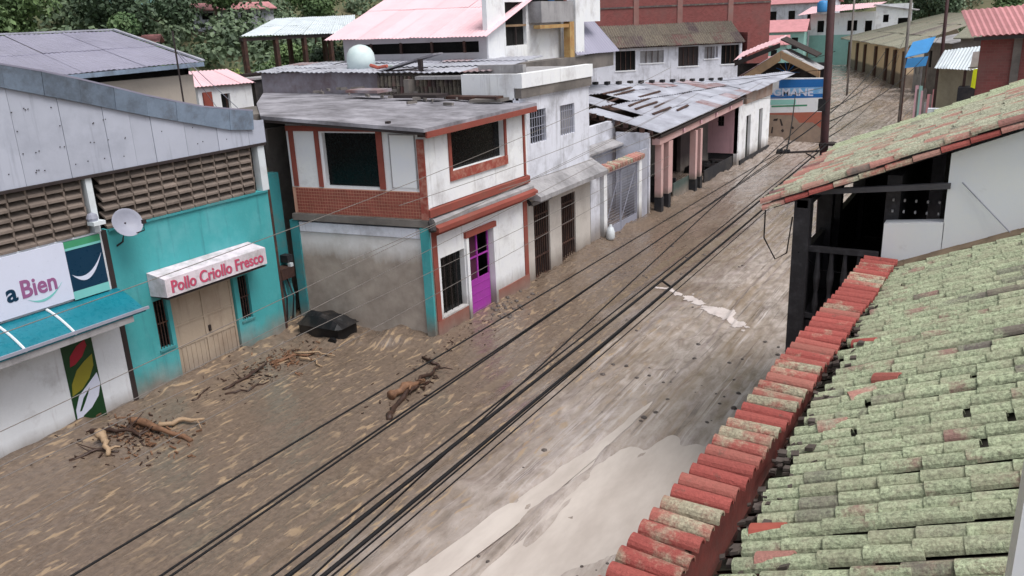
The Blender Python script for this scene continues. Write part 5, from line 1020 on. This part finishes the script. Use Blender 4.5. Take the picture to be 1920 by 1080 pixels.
for r in range(-6, 45):
    y = 4.0 + r * 0.205 + random.uniform(-.008, .008); off = random.uniform(-0.02, 0.15); bend = random.uniform(-0.012, 0.012)
    for c in range(13):
        s = off + c * 0.30; x = -1.36 + s * cs
        yaw = random.gauss(0, 0.014); roll = random.gauss(0, 0.04); lift = abs(random.gauss(0, 0.004))
        if y > 12.85: continue
        loc = (x, y + bend * c + random.gauss(0, 0.005), rz_(x) + 0.05 + lift)
        vis = x < 0.42 and y > 3.75 and cnt < 296
        if vis:
            if random.random() < 0.003: continue
            o = inst("roof_tile", random.choices(tm, (5, 5, 5, 0.5))[0], nr, loc, (roll, -R(23) + random.gauss(0, 0.006) + 0.021, yaw)); cnt += 1
        else:
            mt = Matrix.Translation(loc) @ Matrix.Rotation(yaw, 4, 'Z') @ Matrix.Rotation(-R(23) + 0.045, 4, 'Y')
            rest.add([mt @ Vector(p) for p in tr_.v], tr_.f)
tag(rest.build("upper_tiles", 'tile', nr), kind='stuff')
# channel tiles under the covers, and the deck
b = MB()
for r in range(-6, 45):
    y = 4.0 + (r + 0.5) * 0.205
    if y > 12.9: continue
    for k in range(4):
        pass
    P = [(-1.45, rz_(-1.45)), (2.6, rz_(2.6))]
    for (d0, h0, d1, h1) in ((-0.08, 0.03, -0.03, -0.02), (-0.03, -0.02, 0.03, -0.02), (0.03, -0.02, 0.08, 0.03)):
        b.add([(P[0][0], y + d0, P[0][1] + h0), (P[1][0], y + d0, P[1][1] + h0), (P[1][0], y + d1, P[1][1] + h1), (P[0][0], y + d1, P[0][1] + h1)], [(0, 1, 2, 3)])
tag(b.build("channel_tiles", pm("moss_and_shade_channel", (44, 41, 36), var=0.35, scale=4, stain=(66, 68, 54), samt=0.4, sscale=4), nr), kind='stuff')  # dark base paints the shade between cover rows, moss blotches over it
MB().prism([(-1.5, 2.6, rz_(-1.5) - 0.05), (2.7, 2.6, rz_(2.7) - 0.05), (2.7, 12.95, rz_(2.7) - 0.05), (-1.5, 12.95, rz_(-1.5) - 0.05)], (0, 0, -0.1)).build("roof_deck", 'iron_brown', nr)
for (x, y, ya, m) in ((-1.30, 5.47, 0.02, 'tile_new'), (-1.18, 7.28, 0.15, 'tile_mid'), (-1.02, 7.9, 0.4, 'tile_mid'), (-1.25, 9.6, -0.2, 'cap'), (-0.85, 8.3, -0.35, 'cap'), (-1.15, 5.05, 0.05, 'tile_mid')):
    b = barrel(0.26, 0.10, 0.09); me = b.mesh("broken_tile"); me.materials.append(M[m]); inst("broken_tile", me, nr, (x, y, rz_(x) + 0.05), (random.gauss(0, .15), -R(20), ya))
b = MB()
for k in range(260):
    y = random.uniform(3.6, 12.8); x = -1.46 + abs(random.gauss(0, 0.15)); s = random.uniform(0.02, 0.07)
    b.para((x, y, rz_(x) + 0.03 + random.uniform(0, .09)), (s, random.uniform(-.02, .02), random.uniform(0, .03)), (random.uniform(-.02, .02), s * 1.2, 0), (0, 0, s * 0.5))
tag(b.build("gutter_debris", 'clod', nr), kind='stuff')
# parapet
def capx(y): return -2.01 + (y - 4.2) * 0.041
PE = 12.9
b = MB(); b.prism([(capx(2.5) + 0.07, 2.5, 0.0), (capx(2.5) + 0.36, 2.5, 0.0), (capx(PE) + 0.34, PE, 0.0), (capx(PE) + 0.07, PE, 0.0)], (0, 0, 4.40)); pw = b.build("parapet_wall", pm("parapet_red_render", (112, 54, 48), var=0.3, scale=3, stain=(66, 52, 48), samt=0.5, sscale=2), nr)
cm = []
for v in range(3):
    b = barrel(0.46, 0.080, 0.076, 0.016, 8); me = b.mesh("cap_tile"); me.materials.append(M['cap']); cm.append(me)
y = 2.9
while y < PE - 0.05:
    inst("cap_tile", random.choice(cm), nr, (capx(y) + random.uniform(-.012, .012), y, 4.402 + random.uniform(0, .012)), (random.gauss(0, .04), random.gauss(0.03, .02), random.gauss(0.0, .03)))
    y += 0.187 + random.gauss(0, 0.004)
b = MB()
for k in range(40):
    yy = 3.0 + k * 0.25; b.para((capx(yy) + 0.34, yy, 4.37), (0.05, 0, -0.02), (0, 0.2, 0), (0, 0, 0.03))
b.build("cap_bedding", 'iron_brown', nr)
# street-side wall of the near house
hw = thing("near_house_wall", (-1.6, 7, 0), "reddish lower street wall below the tile capped parapet", "wall")
MB().box(-1.70, -1.5, 13.0, 13.05, 0, 3).build("wall_stub", 'dado', hw)
MB().box(-2.6, -2.0, 10.6, 12.2, 0.0, 0.35).build("brick_step", 'brick', hw)
wp = thing("white_wall_end", (0.4, 3, 5), "edge of a white painted pillar standing on the tiled roof at the frame edge", "wall")
MB().box(0.192, 0.75, 3.0, 3.35, 4.5, 8.6).build("pillar", 'white_clean', wp)

# ------------------------------------------------------------------ neighbouring house with tiled roof and timber balcony
nh = thing("balcony_house", (-1, 16, 0), "white house with a lichen tiled roof and black timber balcony", "house")
NS_ = (6.505 - 5.146) / (0.13 + 3.18); na = math.atan(NS_)
def nz_(x): return 5.14 + (x + 3.2) * NS_
GY = 13.15
def gwall(pts, nm, mat, y=GY, t=0.25): return MB().prism([(x, y, z) for x, z in pts], (0, t, 0)).build(nm, mat, nh)
gwall([(-0.66, 2.5), (4.5, 2.5), (4.5, nz_(4.5) - 0.18), (-0.68, nz_(-0.68) - 0.18)], "gable_wall", 'white_clean'); gwall([(-1.46, 2.5), (-0.664, 2.5), (-0.664, 5.0), (-1.46, 4.92)], "gable_wall", 'white_clean')
gwall([(-1.50, 0), (4.5, 0), (4.5, 2.498), (-1.50, 2.498)], "lower_gable_wall", 'white_old')
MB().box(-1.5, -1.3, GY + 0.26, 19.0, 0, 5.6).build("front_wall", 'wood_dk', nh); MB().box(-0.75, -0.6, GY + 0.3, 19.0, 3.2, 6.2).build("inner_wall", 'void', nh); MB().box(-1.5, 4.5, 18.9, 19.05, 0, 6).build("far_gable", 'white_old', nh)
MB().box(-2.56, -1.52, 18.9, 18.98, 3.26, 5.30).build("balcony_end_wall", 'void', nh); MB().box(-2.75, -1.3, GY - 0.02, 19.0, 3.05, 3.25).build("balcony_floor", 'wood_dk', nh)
for yy in (13.12, 15.0, 15.85, 18.7):
    b = MB(); b.box(-2.74, -2.50, yy - 0.12, yy + 0.12, 2.6 if yy > 14 else 2.2, nz_(-2.62) - 0.12); b.build("balcony_post", 'wood_dk', nh)
MB().box(-2.68, -2.58, 13.25, 18.9, 4.24, 4.34).build("balcony_rail", 'wood_dk', nh)
for i in range(28): MB().box(-2.65, -2.60, 13.35 + i * 0.2, 13.35 + i * 0.2 + 0.185, 3.26, 4.235).build("balcony_board", 'wood_dk', nh)
MB().box(-2.5, -1.5, 13.08, 13.18, 4.40, 4.48).build("end_rail", 'wood_dk', nh); MB().box(-2.5, -1.5, 13.09, 13.17, 3.3, 3.38).build("end_rail", 'wood_dk', nh)
for i in range(5): MB().lathe((-2.36 + i * 0.2, 13.13, 3.38), [(0.03, 0), (0.05, 0.15), (0.03, 0.35), (0.055, 0.6), (0.035, 0.85), (0.03, 1.02)], 8).build("baluster", 'wood_dk', nh)
MB().para((-2.62, 13.10, 5.28), (1.98, 0, 0.22), (0, 0.1, 0), (0, 0, 0.08)).build("tie_beam", pm("grey_tie_beam", (84, 82, 86), var=0.2), nh)
MB().para((-2.7, 13.0, 5.1), (0, 6.0, 0), (0.16, 0, 0), (0, 0, 0.12)).build("wall_plate", 'wood_dk', nh)
for i in range(9): MB().para((-3.1, 13.2 + i * 0.72, nz_(-3.1) - 0.16), (3.2, 0, 3.2 * NS_), (0, 0.08, 0), (0, 0, 0.09)).build("rafter", 'wood_dk', nh)
# pale blocks stand in for specks of daylight through the lattice
for i in range(5):
    for j in range(2):
        MB().box(-1.40 + i * 0.155, -1.375 + i * 0.155, 13.36, 13.40, 5.05 + j * 0.17, 5.09 + j * 0.17).build("daylight_speck", 'concrete', nh)
MB().prism([(-3.14, 13.0, nz_(-3.14) - 0.06), (4.6, 13.0, nz_(4.6) - 0.06), (4.6, 19.05, nz_(4.6) - 0.06), (-3.14, 19.05, nz_(-3.14) - 0.06)], (0, 0, -0.05)).build("roof_deck", 'wood_dk', nh)
nm_ = []
for m_ in ('tile_mid', 'tile_pale', 'tile_pale'):
    b = barrel(0.40, 0.084, 0.075); me = b.mesh("roof_tile"); me.materials.append(M[m_]); nm_.append(me)
rest = MB(); cnt = 0; rows = []
for r in range(30):
    yv_ = 13.03 + r * 0.207; off = random.uniform(-.03, .05)
    for c in range(24):
        s = off + c * 0.335; x = -3.22 + s * math.cos(na); yv2 = yv_ + random.gauss(0, .012)
        if x > 4.4: continue
        edge = r < 1 or c < 1 or r > 27
        loc = Vector((x, yv2, nz_(x) + 0.0 + abs(random.gauss(0, .01)))); yaw = random.gauss(0, .03)
        if x < 0.5 and r < 27 and cnt < 292:
            o = inst("roof_tile", nm_[0] if (edge or random.random() < 0.12) else random.choice(nm_[1:]), nh, loc, (random.gauss(0, .05), -na + 0.03 + random.gauss(0, .012), yaw)); cnt += 1
        else:
            mt = Matrix.Translation(loc) @ Matrix.Rotation(yaw, 4, 'Z') @ Matrix.Rotation(-na + 0.045, 4, 'Y'); rest.add([mt @ Vector(p) for p in tr_.v], tr_.f)
tag(rest.build("upper_tiles", 'tile', nh), kind='stuff')
for c in range(22):
    x = -3.2 + c * 0.345
    b = barrel(0.36, 0.085, 0.075); me = b.mesh("verge_tile"); me.materials.append(M['cap'] if c % 3 else M['tile_mid'])
    inst("verge_tile", me, nh, (x, 12.99, nz_(x) - 0.10), (R(90) + random.gauss(0, .06), 0, 0) if False else (0, -na + 0.03, 0))
fw = tag(MB().tube([(-0.5, 13.12, 5.6), (0.2, 13.10, 4.9), (0.9, 13.1, 4.5)], 0.008, 4).build("wall_wire", 'dish'), "thin grey wire slanting down the white gable wall", "cable")
sl = MB()
for i in range(9): sl.para((-1.5 + i * 0.35, 12.93 + 0.03 * (i % 2), rz_(-1.5 + i * 0.35) + 0.07), (0.36, 0, 0.36 * SL), (0, 0.24, 0.04), (0, 0, 0.025))
sl.build("mortar_flashing", pm("brown_mortar", (130, 112, 92), var=0.25, scale=4, stain=(92, 80, 66), samt=0.5, sscale=4), nr)

# ------------------------------------------------------------------ debris in the mud
def branch(pts, r, mat, label, r1=None, twigs=0, name="branch", cat="branch", parts=None):
    pts = [Vector((x, y, gh(x, y) + z - 0.035)) for x, y, z in pts]; P = []
    for a, c in zip(pts[:-1], pts[1:]):
        for i in range(4): P.append(lerp(a, c, i / 4) + Vector((random.gauss(0, .03), random.gauss(0, .03), random.gauss(0, .014))))
    P.append(pts[-1]); t = thing(name, pts[0], label, cat)
    rr = [r * (1 - 0.55 * i / len(P)) * random.uniform(0.72, 1.22) for i in range(len(P))]
    MB().tube(P, rr, 7).build("trunk", mat, t, smooth=True)
    for k in range(twigs):
        a = P[random.randrange(1, len(P) - 1)]; d = Vector((random.gauss(0, .25), random.gauss(0, .25), random.uniform(0.0, .18)))
        MB().tube([a, a + d * 0.6, a + d + Vector((0, 0, random.uniform(-.08, .05)))], r * 0.4, 5, r * 0.15).build("twig", mat, t)
    return t
branch([(-15.6, 9.6, .12), (-14.9, 9.65, .16), (-13.85, 9.72, .06)], 0.085, 'wood', "brown forked log on the mud by the leaf poster", twigs=2)
branch([(-15.0, 9.75, .08), (-14.75, 10.1, .14), (-14.3, 10.45, .12)], 0.06, 'wood_pale', "pale stripped branch beside the brown forked log", twigs=1)
branch([(-15.5, 8.8, .25), (-15.1, 8.65, .2), (-14.85, 8.5, .05)], 0.10, 'wood_pale', "short stump leaning out of the mud below the leaf poster", twigs=1)
branch([(-16.0, 8.9, .05), (-15.3, 9.3, .15), (-14.9, 9.3, .08)], 0.06, 'wood_wet', "dark tangled branch under the brown forked log", twigs=5)
branch([(-15.4, 8.0, .02), (-15.2, 8.5, .08), (-14.8, 8.7, .04)], 0.04, 'wood_wet', "dark bent root at the foot of the white shop wall", twigs=3)
branch([(-10.75, 12.3, .04), (-11.05, 13.0, .06), (-11.15, 13.6, .12), (-11.2, 14.3, .14), (-11.4, 15.15, .06)], 0.07, 'wood_wet', "long dark twisted branch lying in the middle of the mud", twigs=3)
branch([(-11.35, 13.2, .12), (-11.2, 13.75, .16), (-11.15, 14.2, .12)], 0.11, 'wood', "pinkish split log on the long twisted branch", twigs=2)
branch([(-11.4, 15.15, .06), (-11.75, 15.3, .1), (-12.1, 15.45, .05)], 0.05, 'wood_wet', "short dark stick at the tip of the twisted branch")
branch([(-15.2, 11.75, .03), (-15.2, 12.5, .1), (-15.3, 13.2, .12)], 0.05, 'wood_wet', "dark driftwood before the beige door", twigs=5)
branch([(-15.0, 11.6, .02), (-14.7, 12.0, .05), (-14.6, 12.6, .04)], 0.035, 'wood_wet', "thin dark twig in front of the beige door driftwood", twigs=2)
branch([(-15.3, 13.4, .04), (-15.2, 14.0, .1), (-14.8, 14.4, .08)], 0.05, 'wood', "brown driftwood pile by the rubbish container", twigs=6)
branch([(-15.2, 14.1, .12), (-14.7, 14.4, .14), (-14.2, 14.5, .1)], 0.03, 'wood_pale', "pale stick on the driftwood by the rubbish container"); branch([(-14.9, 13.9, .1), (-14.5, 14.05, .1), (-14.1, 13.9, .06)], 0.035, 'wood_pale', "second pale stick crossing the driftwood by the container")
branch([(-15.35, 11.0, .02), (-15.5, 11.4, .04), (-15.6, 11.7, .03)], 0.03, 'wood_wet', "small dark stick in front of the left barred window")
for (x, y, n, sx, sy, lab, mat, s0) in ((-15.0, 9.4, 120, .6, .35, "wood_chips", 'wood', 0.05), (-15.2, 13.8, 80, .35, .5, "wood_chips", 'wood', 0.05), (-11.2, 14.0, 40, .25, .6, "wood_chips", 'wood_wet', 0.05), (-15.2, 9.3, 130, .5, .4, "twig_litter", 'wood_wet', 0.045), (-15.2, 13.3, 110, .4, .8, "twig_litter", 'wood_wet', 0.04), (-15.6, 11.5, 120, .5, 2.6, "twig_litter", 'wood_wet', 0.03), (-12.0, 17.5, 90, .3, 1.8, "twig_litter", 'wood_wet', 0.03), (-4.9, 9.0, 40, .6, .9, "mud_clods", 'clod', 0.04), (-5.6, 16.3, 34, 1.0, 1.6, "mud_clods", 'clod', 0.05), (-4.2, 17.5, 26, .7, 2.0, "mud_clods", 'clod', 0.06), (-13.6, 30, 40, .5, 3, "mud_clods", 'clod', 0.06), (-9.5, 24, 24, 1.2, 3, "mud_clods", 'clod', 0.05), (-12.0, 19.6, 40, .25, .6, "mud_clods", 'clod', 0.06)):
    b = MB()
    for k in range(n):
        px, py = random.gauss(x, sx), random.gauss(y, sy); s = random.uniform(0.4, 1.3) * s0
        if mat != 'clod':
            a = random.uniform(0, 6.28); b.para((px, py, gh(px, py)), (math.cos(a) * s * 2, math.sin(a) * s * 2, random.uniform(0, s)), (-math.sin(a) * s * .5, math.cos(a) * s * .5, 0), (0, 0, s * .5))
        else: b.lathe((px, py, gh(px, py) - 0.01), [(s, 0), (s * random.uniform(.8, 1.2), s * .3), (s * .6, s * .7), (s * .15, s * .8)], 6)
    tag(b.build(lab, mat), "scattered chips of splintered wood" if mat != 'clod' else "scattered clods of wet mud", "debris", None, 'stuff')
b = MB(); cs2 = 0.05
for i in range(80):
    for j in range(90):
        x = -9.0 + i * cs2; y = 20.2 + j * cs2 * 0.8
        t = np.clip((x + 8.5) / 3.0, 0, 1); d = abs((y - (23.2 - 2.3 * t)) + (x + 7) * 0.0) / (0.12 + 0.55 * t * (1.25 - t) * 1.6)
        q = 1.0 - d - 1.2 * max(0, -8.5 - x) - 0.8 * max(0, x + 5.6) + 1.5 * (float(vnoise(np.array([x * 3.3]), np.array([y * 2.2]), 21)[0]) - 0.5) + 0.9 * (float(vnoise(np.array([x * 9]), np.array([y * 7]), 22)[0]) - 0.5)
        if q > 0.45: b.add([(x, y, gh(x, y) + 0.012), (x + cs2, y, gh(x + cs2, y) + 0.012), (x + cs2, y + cs2 * .8, gh(x + cs2, y + cs2 * .8) + 0.012), (x, y + cs2 * .8, gh(x, y + cs2 * .8) + 0.012)], [(0, 1, 2, 3)])
tag(b.build("pale_silt_crust", 'foam'), "splash of pale silt crust across the carriageway", "silt", None, 'stuff')

# ------------------------------------------------------------------ vegetation
def leaf_cloud(n, centers, radii, size):
    """n small leaf quads spread over overlapping clumps"""
    centers = np.asarray(centers, float); radii = np.asarray(radii, float); k = rng.integers(0, len(centers), n)
    d = rng.normal(size=(n, 3)); d /= np.linalg.norm(d, axis=1)[:, None]; r = rng.random(n) ** 0.45
    p = centers[k] + d * (radii[k] * r)[:, None] * np.array([1, 1, 0.8])
    nn = d * 0.8 + rng.normal(size=(n, 3)) * 0.6 + np.array([0, 0, 0.35]); nn /= np.linalg.norm(nn, axis=1)[:, None]
    a = np.cross(nn, rng.normal(size=(n, 3))); a /= np.linalg.norm(a, axis=1)[:, None]; b = np.cross(nn, a)
    s = size * rng.uniform(0.6, 1.4, n)[:, None]; a *= s; b *= s * 0.7
    v = np.stack([p - a - b * .3, p - b, p + a + b * .3, p + b], 1).reshape(-1, 3); f = np.arange(4 * n).reshape(n, 4); return v, f
def make_crown(kind):
    H, Rr, n, sz, m = kind; C, Rd = [], []
    for i in range(random.randint(9, 13)):
        a = random.uniform(0, 6.28); q = random.uniform(0.1, .75) * Rr; C.append((math.cos(a) * q, math.sin(a) * q, H * random.uniform(0.42, 0.95))); Rd.append(Rr * random.uniform(0.28, 0.5))
    v, f = leaf_cloud(n, C, Rd, sz); o = fast_mesh("crown", v, f, m); b = MB(); b.tube([(0, 0, -0.5), (0.1, 0, H * .3), (0.05, .1, H * .6)], 0.16 * H / 6, 7, 0.07 * H / 6)
    for i in range(5): c = C[i]; b.tube([(0.08, 0.05, H * (.3 + .05 * i)), (c[0] * .6, c[1] * .6, c[2] * .8), c], 0.07 * H / 6, 5, 0.02)
    t = b.mesh("trunk"); t.materials.append(M['bark']); me = o.data; bpy.data.objects.remove(o); return me, t
def put_tree(kindmesh, x, y, z, s, label, cat="tree", name="tree", group="trees behind the houses"):
    t = thing(name, (x, y, z), label, cat, group); t.scale = (s, s, s * random.uniform(.9, 1.1)); t.rotation_euler = (0, 0, random.uniform(0, 6.28))
    for nm, me in (("crown", kindmesh[0]), ("trunk", kindmesh[1])):
        o = bpy.data.objects.new(nm, me); COL.objects.link(o); o.parent = t
K = {'dk': [make_crown((8, 4.2, 9000, 0.15, 'leaf_dk')) for _ in range(2)], 'md': [make_crown((7, 3.4, 8000, 0.13, 'leaf_md')) for _ in range(2)], 'lt': [make_crown((4, 2.6, 6000, 0.11, 'leaf_lt')) for _ in range(2)]}
for i, (k, x, y, s, lab) in enumerate((('dk', -52, 16, 1.1, "dark tree at the far left above the grey hall roof"), ('dk', -58, 24, 1.2, "second dark tree from the left above the grey hall roof"), ('lt', -44, 21, 0.9, "yellow green bush just above the grey roof ridge"), ('md', -60, 33, 1.2, "mid green tree on the slope right of the dark trees"),
    ('dk', -64, 46, 1.25, "tall dark tree left of the open shed"), ('md', -46, 33, 0.95, "leafy tree at the left end of the open shed"), ('lt', -40, 31, 0.75, "light green bush above the small pink roof"), ('lt', -43, 38, 0.9, "bright bush seen between the shed posts"), ('md', -44, 43, 0.9, "green tree seen under the right half of the shed roof"), ('dk', -41, 44, 0.7, "dark shrub behind the right shed post"), ('md', -72, 62, 1.3, "round tree above the zinc shed roof"),
    ('md', -66, 70, 1.2, "tree between the shed roof and the pink roof"), ('dk', -30, 155, 1.4, "dark tree behind the mint base house"), ('dk', -14, 160, 1.5, "dark tree above the white gable at the bend"), ('md', -2, 150, 1.4, "tree at the top right behind the drab house"), ('lt', -17, 150, 1.0, "pale shrub beside the white gable"), ('dk', 6, 120, 1.1, "dark tree above the rose roof at the right"))):
    put_tree(random.choice(K[k]), x, y, tz(x, y), s, lab)
for (x, y, w, d, h, rm, wm, lab) in ((-66, 47, 5, 4, 1.2, 'roof_rose', 'pinkwall', "red roofed house just above the right end of the grey hall roof"), (-76, 67, 9, 5, 1.6, 'roof_rose', 'white_old', "long dull red roofed house above the open shed"), (-84, 61, 7, 4, 1.6, 'concrete_dk', 'mint_wall', "grey roofed hillside house with mint walls"), (-100, 84, 7, 5, 1.6, 'roof_rose', 'concrete', "highest red roofed house among the hillside trees")):
    far_house(x, y, tz(x, y) + 0.6, w, d, h, rm, wm, lab, R(random.uniform(35, 65)))
# wooded slopes that read as one mass
cs_, rs_ = [], []
while len(cs_) < 900:
    x = -44 - 140 * random.random() ** 1.6; y = random.uniform(5, 200); 
    if terrain(np.array([x]), np.array([y]))[0] < 1.2 or (x > -62 and 28 < y < 60 and random.random() < 0.5): continue
    r = random.uniform(1.6, 3.6); cs_.append((x, y, tz(x, y) + r * 0.55)); rs_.append(r)
for _ in range(170):
    x = random.uniform(-60, 60); y = random.uniform(165, 260); r = random.uniform(2, 4.5); cs_.append((x, y, tz(x, y) + r * .6)); rs_.append(r)
v, f = leaf_cloud(330000, cs_, rs_, 0.27)
tag(fast_mesh("hill_woodland", v, f, 'leaf_hill'), "green wooded hillside behind the town", "woodland", None, 'stuff')
# low scrub behind the sheds
cs_, rs_ = [], []
for _ in range(120):
    x = random.uniform(-58, -36); y = random.uniform(24, 56); r = random.uniform(0.5, 1.3); cs_.append((x, y, tz(x, y) + r * .5)); rs_.append(r)
v, f = leaf_cloud(42000, cs_, rs_, 0.13); tag(fast_mesh("garden_scrub", v, f, 'leaf_lt'), "bright green garden scrub behind the open shed", "scrub", None, 'stuff')
